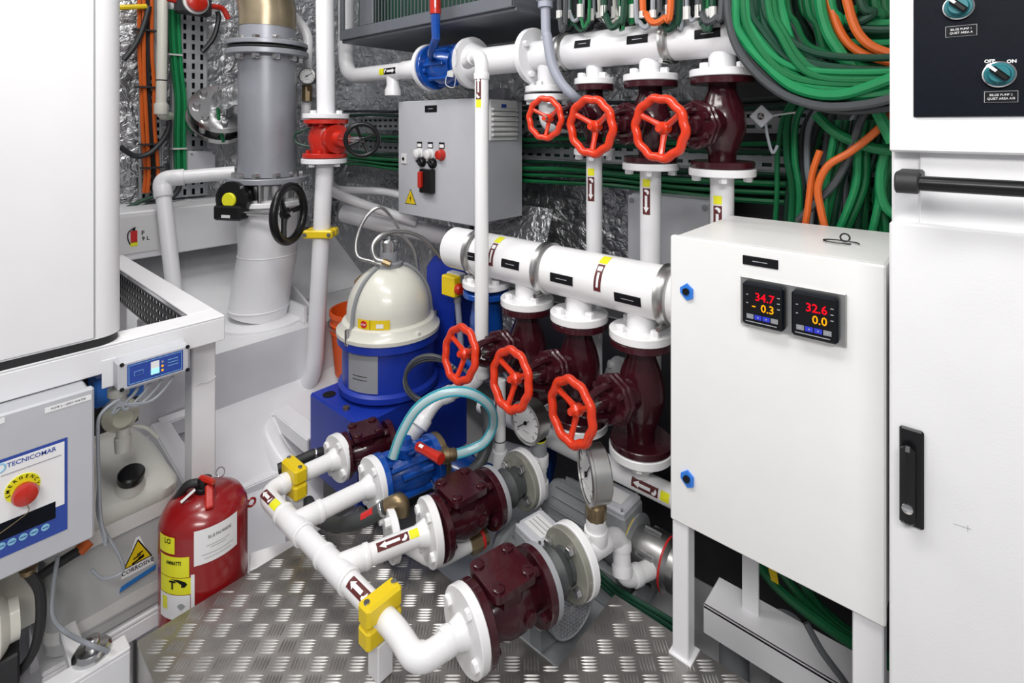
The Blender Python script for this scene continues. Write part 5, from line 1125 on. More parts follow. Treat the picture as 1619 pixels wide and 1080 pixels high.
# ================================================================ PURIFIER
C = V((-1.60, 1.150, 0)); ZB = 0.17
root = thing('oil_purifier', (-1.6, 1.15, -0.1), 'blue oil purifier with cream bell cover and steel cap', 'purifier')
bs = part('base', G().box((-1.755, 0.93, -0.10), (-1.452, 1.40, ZB), 0.006), 'blue', root)
q = PZ(521, 624, ZB); part('hole', G().cyl(q, q+Z1*0.002, 0.022, 20), 'print_black', bs)
q = PZ(548, 647, ZB); part('bolt', G().cyl(q, q+Z1*0.009, 0.011, 12), 'brass', bs)
part('lower_plinth', G().box((-1.72, 0.96, -0.22), (-1.48, 1.38, -0.10), 0.004), 'black', root)
Rd = 0.168; zd1 = 0.375
part('drum', G().lathe(C, Z1, [(Rd*0.9, ZB), (Rd*0.92, ZB+0.012), (Rd*1.04, ZB+0.014), (Rd*1.04, ZB+0.032), (Rd*0.96, ZB+0.04), (Rd*0.96, zd1-0.03), (Rd*1.06, zd1-0.028), (Rd*1.06, zd1)], 48), 'blue', root)
part('bell_flange', G().lathe(C, Z1, [(Rd*1.08, zd1), (Rd*1.08, zd1+0.012), (Rd*1.0, zd1+0.024), (Rd*0.96, zd1+0.04), (Rd*0.88, zd1+0.046)], 48), 'cream', root)
zb = zd1+0.044; Rb = 0.147; Hb = 0.165
part('bell', G().lathe(C, Z1, [(Rb, zb), (Rb*0.995, zb+0.02)]+[(Rb*math.cos(t), zb+0.02+Hb*math.sin(t)) for t in [i*pi/2/12*0.92 for i in range(1, 13)]], 48), 'cream', root)
zc = zb+0.02+Hb*0.97
part('cap_base', G().lathe(C, Z1, [(0.048, zc-0.012), (0.048, zc+0.01), (0.033, zc+0.014), (0.031, zc+0.05)], 28), 'midgrey', root)
part('steel_cap', G().lathe(C, Z1, [(0.030, zc+0.045), (0.030, zc+0.085), (0.024, zc+0.092), (0.010, zc+0.093), (0.008, zc+0.105)], 24), 'steel', root)
ec = tocam(C); ec.z = 0; ec.normalize()
for an in (-0.9, 1.75):
    e = Matrix.Rotation(an, 3, 'Z') @ ec
    pts = [C+e*0.05+Z1*(zc-0.002)]+[C+e*((Rb+0.006)*math.cos(t))+Z1*(zb+0.02+(Hb+0.006)*math.sin(t)) for t in [1.1, 0.8, 0.5, 0.2]]+[C+e*(Rb+0.01)+Z1*zb, C+e*(Rd*1.02)+Z1*(zd1+0.02)]
    bo = part('clamp_strap', G().tube(spline(pts, 4), 0.0065, 8), 'midgrey', root); part('swing_bolt', G().cyl(pts[-1]-Z1*0.03, pts[-1]+Z1*0.02, 0.011, 10), 'steel', bo)
for an in (0.6, 2.6): e = Matrix.Rotation(an, 3, 'Z') @ ec; part('flange_bolt', G().hexa(C+e*Rd+Z1*(zd1+0.016), Z1, 0.010, 0.012), 'cream', root)
def ring_patch(R_, z0, z1_, a0, a1, lift): return strip(C+Z1*z0, Z1, R_, Matrix.Rotation((a0+a1)/2, 3, 'Z') @ ec, [0, z1_-z0], [(a1-a0)/2]*2, lift, 10)
part('data_plate', ring_patch(Rd*0.96, ZB+0.045, zd1-0.032, -0.95, -0.22, 0.002), 'plate_grey', root, smooth=60)
for k in range(2): part('handwriting', ring_patch(Rd*0.96, 0.268-0.012*k, 0.270-0.012*k, -0.8, -0.45, 0.003), 'print_black', root, smooth=60)
st = part('stop_sticker', ring_patch(Rb, zb+0.002, zb+0.034, -0.75, 0.02, 0.003), 'yellow', root, smooth=60)
e = Matrix.Rotation(-0.58, 3, 'Z') @ ec; part('stop_disc', G().cyl(C+e*(Rb+0.001)+Z1*(zb+0.018), C+e*(Rb+0.0045)+Z1*(zb+0.018), 0.012, 20), 'print_red', st)
text('lettering', 'STOP', 'print_white', st, C+e*(Rb+0.005)+Z1*(zb+0.018), Z1.cross(e), Z1, 0.008, lift=0.001, bold=0.0002); part('sticker_text', ring_patch(Rb, zb+0.008, zb+0.022, -0.28, -0.12, 0.004), 'print_white', st, smooth=60)
part('divider', ring_patch(Rb, zb+0.002, zb+0.034, -0.43, -0.42, 0.004), 'print_black', st, smooth=60)
# braided hoses on the cap
dH = 1.88
pts = [P(612, 420, dH), P(590, 414, dH), P(566, 405, dH+0.02), P(565, 375, dH+0.04), P(580, 342, dH+0.06), P(602, 328, dH+0.08), P(620, 345, dH+0.12), P(637, 372, dH+0.14), P(655, 395, dH+0.15), P(662, 430, dH+0.15)]
o = thing('braided_hose', pts[0], 'steel braided hose looping highest above the purifier cap', 'hose'); part('hose', G().tube(spline(pts, 6), 0.0065, 10), 'brushed', o); part('fitting', G().cyl(pts[-1], pts[-1]-Z1*0.03, 0.012, 8), 'steel', o)
pts = [P(606, 413, dH-0.01), P(594, 408, dH-0.01), P(590, 388, dH), P(608, 370, dH+0.03), P(640, 366, dH+0.08), P(672, 378, dH+0.12), P(698, 408, dH+0.15)]
o = thing('braided_hose', pts[0], 'lower steel braided hose from the purifier cap to the blue housing', 'hose'); part('hose', G().tube(spline(pts, 6), 0.0085, 10), 'brushed', o); part('fitting', G().cyl(pts[0], P(618, 418, dH-0.01), 0.012, 8), 'brass', o)
# blue housing + yellow switch
o = thing('blue_motor_housing', P(700, 520, 2.05), 'blue slanted housing behind the purifier', 'housing')
q = P(698, 415, 2.04); part('housing', G().prism([(-0.085, -0.4), (0.075, -0.4), (0.075, -0.03), (0.03, 0.012), (-0.04, 0.02), (-0.085, -0.03)], q+Y1*0.0, X1, Z1, -0.14), 'blue', o, smooth=0)
o = thing('yellow_switch_box', P(725, 470, 1.85), 'yellow isolator switch box with red knob beside the blue housing', 'switch')
q = P(721, 449, 1.93); part('back_box', G().obox(q+V((-0.01, 0.012, 0)), (0.036, 0.018, 0.038), X1, Y1, Z1, 0.004), 'grey', o); part('yellow_cover', G().obox(q+V((0.0, -0.022, 0.0)), (0.034, 0.018, 0.036), X1, Y1, Z1, 0.004), 'yellow', o)
part('knob', G().lathe(q+V((0.037, -0.022, -0.005)), X1, [(0.020, 0), (0.020, 0.012), (0.014, 0.018)], 16), 'redpaint', o); part('gland', G().cyl(q+V((0.01, 0, -0.042)), q+V((0.01, 0, -0.065)), 0.013, 10), 'midgrey', o); part('conduit', G().cyl(q+V((0.01, 0, -0.06)), q+V((0.01, 0.02, -0.26)), 0.011, 10), 'conduit', o)
for i in range(5):
    t = i*0.5; q = P(680, 598, 1.63); pts = [q+RT*(0.075*math.cos(a)*(1+0.05*i))+Z1*(0.07*math.sin(a)-0.01*i)+FW*(0.015*i) for a in [0.6+k*0.5 for k in range(9)]]
    tag(part('cable', G().tube(spline(pts, 5), 0.006, 7), 'cable_pale' if i % 2 else 'cable_grey'), 'grey cable coiled behind the left front-row handwheel', 'cable', 'grey cables coiled beside the purifier')
# foundation frame left of the purifier
o = thing('purifier_foundation', (-1.8, 0.9, -0.3), 'white welded angle frame beside the blue purifier base', 'frame')
def bar(pa, pb, w_, h_, name='rail'):
    d = (pb-pa); L = d.length; d.normalize(); s = Z1.cross(d).normalized(); up_ = d.cross(s)
    part(name, G().obox((pa+pb)/2, (L/2, w_/2, 0.004), d, s, up_, 0.001).obox((pa+pb)/2-up_*(h_/2)-s*(w_/2), (L/2, 0.004, h_/2), d, s, up_, 0.001), 'white', o)
za = -0.02; bar(PZ(432, 637, 0.0), PZ(500, 690, 0.0), 0.06, 0.05); bar(PZ(432, 637, 0.0), PZ(515, 615, 0.0), 0.05, 0.05); bar(PZ(365, 775, -0.12), PZ(470, 730, -0.12), 0.05, 0.05)
part('post', G().box((PZ(436, 650, 0).x-0.02, PZ(436, 650, 0).y-0.02, ZF), (PZ(436, 650, 0).x+0.02, PZ(436, 650, 0).y+0.02, 0.0), 0.002), 'white', o)
o = thing('hull_bracket', (-1.8, 0.45, -0.2), 'white triangular hull brackets behind the fire extinguisher', 'frame')
bar(PZ(253, 668, 0.10), PZ(318, 775, 0.05), 0.05, 0.07); bar(PZ(253, 668, 0.10), PZ(330, 640, 0.10), 0.05, 0.05)
part('column', G().cyl(PZ(232, 700, -0.05), PZ(232, 700, -0.05)+Z1*0.45, 0.028, 20), 'white', o)
# ================================================================ BUCKET
q = P(570, 560, 2.27); C = V((q.x, q.y, 0.062)); zr = P(568, 487, 2.27).z-0.062
root = thing('orange_bucket', C, 'orange plastic bucket standing behind the blue purifier', 'bucket'); Rb = 0.122; H = zr
part('pail', G().lathe(C, Z1, [(Rb*0.84, 0), (Rb*0.96, H-0.09), (Rb*1.0, H-0.085), (Rb*0.96, H-0.08), (Rb*0.965, H-0.055), (Rb*1.01, H-0.05), (Rb*0.97, H-0.045), (Rb*0.98, H-0.02), (Rb*1.03, H-0.018), (Rb*1.03, H), (Rb*0.96, H), (Rb*0.84, 0.01)], 40), 'orange', root)
e = tocam(C); e.z = 0
for i in range(4): part('print_stripe', strip(C+Z1*(0.10+0.02*i), Z1, Rb*0.91, Matrix.Rotation(-0.35+0.08*i, 3, 'Z') @ e, [0, 0.09], [(-0.03-0.3, 0.03-0.3), (-0.03+0.1, 0.03+0.1)], 0.006), 'dial', root, smooth=60)
part('handle', G().torus(C+Z1*(H-0.06), V((0.1, 0, 1)), Rb*1.06, 0.0025, 40, 6), 'steel', root)
tag(part('bucket_stand', G().cyl((C.x, C.y, -0.10), (C.x, C.y, 0.061), 0.09, 20), 'hull'), 'white round stub under the orange bucket', 'stand')
tag(part('wood_block', G().obox(P(575, 455, 2.55), (0.03, 0.05, 0.05), RT, FW, Z1, 0.003), 'wood'), 'small wooden block behind the purifier bell', 'block')
# ================================================================ GREY CONTROL BOX
YG = 1.444; xl, xr = PY(630, 240, YG).x, PY(750, 240, YG).x; zt, zb = 1.207, 0.712; yb = 1.735
root = thing('grey_control_box', ((xl+xr)/2, 1.6, zb), 'light grey control box with pilot lights, rotary switch and vent grille', 'control box')
part('enclosure', G().box((xl+0.004, YG+0.022, zb+0.004), (xr-0.002, yb, zt-0.004), 0.004), 'grey', root)
dr = part('door', G().box((xl, YG, zb), (xr, YG+0.019, zt), 0.004), 'grey', root)
part('rear_plate', G().box(((xl+xr)/2-0.02, 1.66, zt), (xr-0.04, 1.70, zt+0.05), 0.003), 'grey', root)
def GY(px, py): return PY(px, py, YG)
q = GY(682, 172); pl = part('name_plate', rect(G(), q, X1, Z1, 0.075, 0.028, 0.0005, 0.002), 'print_black', dr, smooth=0); part('lettering', rect(G(), q, X1, Z1, 0.03, 0.003, 0.0027), 'print_grey', pl, smooth=0)
for px, py, m in ((664, 243, 'dial'), (681, 244, 'dial'), (699, 245, 'redpaint')):
    q = GY(px, py); k = part('pilot_light', G().lathe(q, -Y1, [(0.024, 0), (0.024, 0.006), (0.020, 0.008), (0.019, 0.022), (0.012, 0.027)], 20), m, dr); part('legend', rect(G(), q+Z1*0.038, X1, Z1, 0.034, 0.026), 'print_black', k, smooth=0); part('legend_face', rect(G(), q+Z1*0.036, X1, Z1, 0.026, 0.014, 0.0012), 'print_white', k, smooth=0)
for px, py in ((669, 256), (686, 258)): q = GY(px, py); part('selector', G().lathe(q, -Y1, [(0.022, 0), (0.02, 0.014), (0.014, 0.02)], 16).obox(q-Y1*0.02, (0.016, 0.008, 0.005), (X1-Z1*0.4).normalized(), Y1, (Z1+X1*0.4).normalized(), 0.002), 'black', dr)
q = GY(680, 286); k = part('main_switch', G().obox(q-Y1*0.014, (0.038, 0.014, 0.05), X1, Y1, Z1, 0.004), 'black', dr); part('switch_handle', G().obox(q+V((-0.022, -0.03, 0.006)), (0.010, 0.012, 0.034), X1, Y1, Z1, 0.004), 'redpaint', k)
q = GY(640, 251); k = part('door_lock', G().obox(q-Y1*0.003, (0.018, 0.003, 0.022), X1, Y1, Z1, 0.002), 'dial', dr); part('keyhole', G().cyl(q-Y1*0.006, q-Y1*0.009, 0.007, 12), 'black', k)
a, b, c = GY(650, 300), GY(642, 321), GY(658, 323); b.z = c.z = (b.z+c.z)/2; a.x = (b.x+c.x)/2; nY = -Y1
wt = part('warning_border', tri(G(), a, b, c, nY, 0.001, 1.12), 'print_black', dr, smooth=0); part('warning_triangle', tri(G(), a, b, c, nY, 0.0018, 0.98), 'yellow', dr, smooth=0)
m_ = (a+b+c)/3+nY*0.0026; part('lightning_bolt', G().add([m_+V((0.003, 0, 0.02)), m_+V((-0.006, 0, 0.002)), m_+V((0.0, 0, 0.002)), m_+V((-0.002, 0, -0.014)), m_+V((0.007, 0, 0.006)), m_+V((0.001, 0, 0.006))], [(0, 1, 2, 5), (2, 3, 4, 5)]), 'print_black', dr, smooth=0)
# vent grille on the side
y0, y1_ = PX(774, 200, xr).y, PX(817, 200, xr).y; z0, z1_ = PX(795, 222, xr).z, PX(795, 158, xr).z
gr = part('vent_grille', G().box((xr-0.002, y0, z0), (xr+0.006, y1_, z1_), 0.002), 'dial', root)
for i in range(6): z = z0+(z1_-z0)*(0.14+0.125*i); part('slat', G().obox(V((xr+0.011, (y0+y1_)/2, z)), (0.006, (y1_-y0)/2-0.008, 0.0045), (X1-Z1*0.6).normalized(), Y1, (Z1+X1*0.6).normalized()), 'dial', gr, smooth=0); part('slot', G().box((xr+0.0045, y0+0.01, z-0.009), (xr+0.0066, y1_-0.01, z-0.005)), 'print_black', gr, smooth=0)
part('grille_badge', rect(G(), PX(797, 169, xr+0.006), Y1, Z1, 0.03, 0.022), 'print_blue', gr, smooth=0)
for i in range(4): x = xl+0.30+0.03*i; tag(part('cable', G().tube(spline([V((x, 1.6, zb+0.01)), V((x+0.01, 1.6, zb-0.12)), V((x+0.03, 1.61, zb-0.35))], 5), 0.010, 8), ('cable_black', 'cable_grey')[i % 2]), 'dark cable leaving the underside of the grey control box', 'cable', 'cables under the grey control box')
# grey junction box low on the bulkhead
a = PY(992, 305, 1.66); b = PY(1128, 400, 1.66)
o = thing('junction_box', ((a.x+b.x)/2, 1.7, 0.75), 'flat grey junction box on the bulkhead between two drop pipes', 'junction box')
jx0, jx1 = PY(992, 350, 1.66).x, PY(1126, 350, 1.66).x; jz1 = PY(1050, 312, 1.66).z
part('box', G().box((jx0, 1.67, jz1-0.26), (jx1, 1.78, jz1), 0.01), 'grey', o); part('lid', G().box((jx0+0.002, 1.655, jz1-0.258), (jx1-0.002, 1.669, jz1-0.002), 0.008), 'grey', o)
for x in (jx0+0.02, jx1-0.02): part('screw', G().cyl((x, 1.655, jz1-0.02), (x, 1.652, jz1-0.02), 0.009, 12), 'midgrey', o)
# ================================================================ OVERHEAD DARK BOX
YO = 1.30; x0 = PY(537, 30, YO).x; x1 = PY(812, 20, YO).x; zo = PY(660, 40, YO).z
root = thing('overhead_box', ((x0+x1)/2, 1.5, zo), 'dark grey overhead box with glazed grille front above the ball valve', 'light fitting')
part('tray', G().box((x0, YO+0.013, zo-0.012), (x1, 1.78, zo+0.02), 0.003), 'frame_grey', root); part('back', G().box((x0, 1.70, zo), (x1, 1.78, zo+0.5)), 'darkmetal', root, smooth=0)
part('front_frame', G().box((x0, YO, zo), (x1, YO+0.012, zo+0.045), 0.002).box((x0, YO+0.0005, zo+0.045), (x0+0.03, YO+0.012, zo+0.5), 0.002).box((x1-0.03, YO+0.0005, zo+0.045), (x1-0.007, YO+0.012, zo+0.5), 0.002).box((x0+0.16, YO+0.0005, zo+0.045), (x0+0.26, YO+0.01, zo+0.5), 0.002), 'frame_grey', root)
part('side_panel', G().box((x1-0.006, YO, zo), (x1, 1.78, zo+0.5)), 'frame_grey', root, smooth=0)
for i in range(34): x = x0+0.27+i*(x1-x0-0.31)/34; part('grille_bar', G().box((x, YO+0.006, zo+0.045), (x+0.003, YO+0.010, zo+0.5)), 'frame_grey', root, smooth=0)
part('inner_panel', G().box((x0+0.03, YO+0.08, zo+0.02), (x1-0.03, YO+0.09, zo+0.4)), 'cable_dark', root, smooth=0)
# ================================================================ LEFT HULL SIDE: trays, cables, fittings
XW = -2.97
def tray(lab, px0, py0, px1, py1, nu, X=XW, horiz=False):
    a, b = PX(px0, py1, X), PX(px1, py0, X); w_ = b.y-a.y; h_ = PX((px0+px1)/2, py0, X).z-PX((px0+px1)/2, py1, X).z; z0 = PX((px0+px1)/2, py1, X).z
    cu = w_/nu; nv = int(h_/(cu*1.25)); o = thing('cable_tray', V((X, a.y+w_/2, z0)), lab, 'cable tray')
    part('perforated_web', perforated((X, a.y, z0), (0, cu, 0), (0, 0, h_/nv), nu, nv, 0.36, 0.62, 0.004), 'galv', o, smooth=0)
    part('backing', G().box((X-0.03, a.y, z0), (X-0.02, b.y, z0+h_)), 'print_black', o, smooth=0)
    for y in (a.y, b.y): part('side_flange', G().box((X-0.02, y-0.002, z0), (X+0.012, y+0.002, z0+h_)), 'galv', o, smooth=0)
tray('perforated steel cable tray with the green cables beside the exhaust pipe', 272, 20, 326, 311, 4)
tray('narrow perforated cable tray with the orange cables at the left', 222, -20, 256, 316, 3)
CW = {'cable_green': 'mid green', 'cable_green2': 'bright green', 'cable_dark': 'dark green', 'cable_grey': 'dark grey', 'cable_pale': 'pale grey', 'cable_black': 'black', 'cable_orange': 'orange', 'cream': 'cream', 'cable_white': 'white'}
def wires(n, pts, sp, r, m, lab, grp, X, jit=0.0, cat='cable'):
    for i in range(n):
        mm = m if isinstance(m, str) else m[i % len(m)]; f = (i-(n-1)/2); q = [PX(px+f*sp+random.uniform(-1, 1)*jit, py, X+0.012*(i % 2)) for px, py in pts]
        tag(part('cable', G().tube(spline(q, 5), r, 7), mm), lab % CW[mm] if '%' in lab else lab, cat, grp)
wires(4, [(232, -180), (231, 60), (233, 130), (236, 200), (240, 270), (238, 305)], 6.5, 0.0085, ('cable_orange', 'cable_orange', 'cable_black', 'cable_orange'), '%s cable in the bundle strapped to the narrow tray', 'cables on the narrow left tray', XW+0.03, 1)
wires(4, [(276, 15), (277, 60), (281, 110), (286, 160), (285, 220), (286, 275)], 4.5, 0.0085, ('cable_green', 'cable_green2'), '%s cable in the vertical bundle beside the tray slots', 'green cables on the left tray', XW+0.035, 0.6)
for i, (x_, y_) in enumerate(((229, 48), (232, 138), (238, 228), (241, 265), (276, 87), (283, 235))):
    c = PX(x_, y_, XW+0.04); tag(part('cable_tie', G().obox(c, (0.02, 0.045 if i < 4 else 0.03, 0.004), X1, Y1, Z1), 'cable_black' if i < 4 else 'cable_white', smooth=0), 'cable tie around the bundles on the left trays', 'cable tie', 'cable ties on the left trays')
for pts, r, m, lab in (([(196, 95), (215, 70), (228, 40), (236, 10)], 0.012, 'cable_black', 'black hose crossing the upper left tray'), ([(190, 232), (215, 247), (240, 240), (262, 215), (268, 195), (262, 180)], 0.012, 'cable_black', 'black cable loop beside the cream conduit end'), ([(285, 275), (282, 300), (262, 318), (235, 325), (205, 340), (190, 352)], 0.014, 'cable_black', 'dark cable running down behind the white elbow pipe'), ([(320, 82), (338, 60), (346, 30), (344, 18)], 0.012, 'cable_black', 'black cable dropping from the red isolator'), ([(190, 335), (215, 322), (240, 312), (268, 306)], 0.010, 'cable_dark', 'dark green cable under the orange bundle'), ([(186, 12), (210, 11), (232, 10)], 0.012, 'yellow', 'yellow sleeved cable at the top left')):
    tag(part('cable', G().tube(spline([PX(x_, y_, XW+0.06) for x_, y_ in pts], 6), r, 8), m), lab, 'cable')
o = thing('conduit_pipe', PX(258, 190, -2.85), 'cream plastic conduit ending in an elbow on the left tray', 'conduit')
part('pipe', G().tube(fillet([PX(259, -180, -2.85), PX(257, 60, -2.85), PX(255, 182, -2.85), PX(268, 184, -2.93)], 0.04), 0.022, 18), 'cream', o); collar(o, PX(255, 172, -2.85), Z1, 0.028, 0.05, 'cream'); part('tape_ring', G().lathe(PX(256, 128, -2.85), Z1, [(0.0228, 0), (0.0228, 0.006)], 18), 'rubber', o)
o = thing('red_isolator', PX(306, 12, -2.9), 'red round isolator on a dark base at the top left', 'switch')
c = PX(306, 6, -2.84); part('base', G().obox(c, (0.03, 0.075, 0.055), X1, Y1, Z1, 0.01), 'darkmetal', o); part('bezel', G().lathe(c+X1*0.03, X1, [(0.055, 0), (0.055, 0.012), (0.048, 0.014)], 28), 'dial', o); part('knob', G().lathe(c+X1*0.04, X1, [(0.045, 0), (0.043, 0.025), (0.03, 0.032)], 20), 'redpaint', o)
part('red_lead', G().tube(spline([c-Y1*0.07, c-Y1*0.10+Z1*0.004, c-Y1*0.125], 4), 0.012, 8), 'redpaint', o); part('red_lead', G().tube(spline([c+Y1*0.07, c+Y1*0.13, c+V((0, 0.16, -0.05))], 4), 0.014, 8), 'redpaint', o)
o = thing('pull_box', PX(318, 262, -2.9), 'small pale junction box under the round hull flange', 'junction box')
c = PX(317, 262, -2.92); part('box', G().obox(c, (0.03, 0.062, 0.075), X1, Y1, Z1, 0.004), 'grey', o); part('lid', G().obox(c+X1*0.032, (0.004, 0.058, 0.071), X1, Y1, Z1, 0.003), 'grey', o)
for sy in (-1, 1):
    for sz in (-1, 1): part('screw', G().cyl(c+V((0.036, sy*0.05, sz*0.062)), c+V((0.039, sy*0.05, sz*0.062)), 0.006, 8), 'midgrey', o)
o = thing('hull_flange', PX(340, 200, -2.85), 'pair of tilted silver bolted flanges left of the exhaust pipe', 'flange')
n = (RT*0.42+UP*0.62-FW*0.62).normalized(); c = P(352, 172, 2.62)
flange(o, c-n*0.07, n, 0.155, 0.03, 8, 'steel', side=1, br=0.016, bh=0.02); part('neck', G().cyl(c-n*0.12, c, 0.09, 28), 'steel', o); flange(o, c, n, 0.145, 0.03, 8, 'steel', side=1, br=0.016, bh=0.02)
part('pipe', G().tube(fillet([c, c+n*0.09, P(385, 148, 2.56), P(425, 148, 2.5)], 0.06), 0.052, 24), 'foil', o)
tag(part('bonding_wire', G().tube(spline([P(345, 165, 2.55), P(347, 195, 2.56), P(354, 225, 2.58)], 5), 0.008, 7), 'cable_green'), 'short green bonding wire on the silver hull flange', 'wire')
# ================================================================ BULKHEAD: trays and cable runs
YT = 1.86
def btray(lab, z, h, x0=-2.9, x1=-0.11):
    nu = int((x1-x0)/0.05); o = thing('cable_tray', V(((x0+x1)/2, YT, z)), lab, 'cable tray')
    part('perforated_web', perforated((x0, YT, z), (0.05, 0, 0), (0, 0, h/2), nu, 2, 0.6, 0.35, 0.004), 'galv', o, smooth=0); part('backing', G().box((x0, YT+0.012, z), (x1, YT+0.02, z+h)), 'cable_dark', o, smooth=0); part('lip', G().box((x0, YT-0.03, z-0.004), (x1, YT+0.01, z), 0.001), 'galv', o)
btray('upper perforated cable tray on the bulkhead behind the valves', 1.08, 0.07); btray('lower perforated cable tray on the bulkhead', 0.955, 0.07)
def run(n, z, lab, grp, cols, y0=1.835, sag=0.006, r=(0.007, 0.0095), x0=-2.92, x1=-0.115):
    for i in range(n):
        rr = random.uniform(*r); y = y0-0.0215*(i % 4); zz_ = z+0.024*(i//4); k = 12
        pts = [V((x0+(x1-x0)*j/k, y+random.uniform(-.001, .001), zz_+sag*math.sin(j*1.7+i*0.2))) for j in range(k+1)]
        tag(part('cable', G().tube(spline(pts, 3), rr, 6), cols[i % len(cols)]), lab % CW[cols[i % len(cols)]], 'cable', grp)
run(14, 0.868, '%s cable in the lower horizontal run behind the drop pipes', 'lower horizontal cables on the bulkhead', ('cable_green', 'cable_dark', 'cable_green2', 'cable_green'))
run(8, 1.02, '%s cable in the middle horizontal run on the bulkhead', 'middle horizontal cables on the bulkhead', ('cable_dark', 'cable_green', 'cable_grey'))
run(8, 1.16, '%s cable in the upper horizontal run on the bulkhead', 'upper horizontal cables on the bulkhead', ('cable_dark', 'cable_black', 'cable_grey'))
# dark sheet whose colour stands in for shade behind the hanging cables
tag(part('dark_backing', G().box((-1.15, 1.89, 1.36), (-0.11, 1.91, 2.0), 0.002).box((-0.70, 1.89, 0.43), (-0.11, 1.91, 1.359), 0.002), 'darkmetal'), 'dark backing sheet standing in for shade behind the hanging cables', 'shade sheet')
# short looped tails above the upper manifold
cols = ['cable_grey', 'cable_dark', 'cable_green', 'cable_pale', 'cable_black', 'cable_dark', 'cable_grey', 'cable_dark', 'cable_black']
for i in range(60):
    px = 888+i*4.75+random.uniform(-4, 4); dz = random.uniform(22, 48); w_ = random.uniform(-26, 34); Yc = (1.328 if i % 3 == 0 else 1.50+0.035*(i % 3))+0.006*(i % 5); dz += max(0, (1000-px)*0.04); m = random.choice(cols)
    if i == 27: m = 'cable_orange'; dz = 36; w_ = 34; Yc = 1.322
    if i in (12, 18): m = 'cream'; Yc = 1.50
    pts = [PY(px, -230, Yc), PY(px, 0, Yc), PY(px+w_*0.15, dz*0.6, Yc), PY(px+w_*0.5, dz, Yc), PY(px+w_, dz*0.8, Yc), PY(px+w_*1.3, dz*0.2, Yc), PY(px+w_*1.4, -230, Yc)]
    o = thing('looped_cable', pts[1], 'short %s looped cable hanging at the top of the upper manifold' % CW[m], 'cable', 'looped cable ends above the upper manifold')
    part('sheath', G().tube(spline(pts, 6), random.uniform(0.005, 0.010), 7), m, o)
    if i % 3 == 0: part('marker', G().cyl(PY(px, 6+random.uniform(0, 16), Yc), PY(px, 18+random.uniform(8, 14), Yc), 0.010, 8), 'cable_white', o)
# grey conduit in front
o = thing('grey_conduit', PY(905, 150, 1.34), 'thick grey flexible conduit bending down behind the middle handwheel', 'conduit')
pts = [PY(862, -230, 1.325), PY(863, 20, 1.325), PY(866, 60, 1.325), PY(873, 100, 1.325), PY(887, 130, 1.33), PY(905, 150, 1.345), PY(914, 157, 1.37)]
part('sheath', G().tube(spline(pts, 7), 0.0155, 12), 'conduit', o); part('gland', G().lathe(PY(863, 12, 1.325), Z1, [(0.024, 0), (0.024, 0.02), (0.03, 0.022), (0.03, 0.04)], 12), 'conduit', o)
# ---- big sweeping cables at the right
def sweep(pts, Y, r, m, lab, grp=None, dY=0.0):
    q = [PY(min(x_, 1436), y_, Y+dY*i/len(pts)) for i, (x_, y_) in enumerate(pts)]
    return tag(part('cable', G().tube(spline(q, 7), r, 9), m), lab % CW[m] if '%' in lab else lab, 'cable', grp)
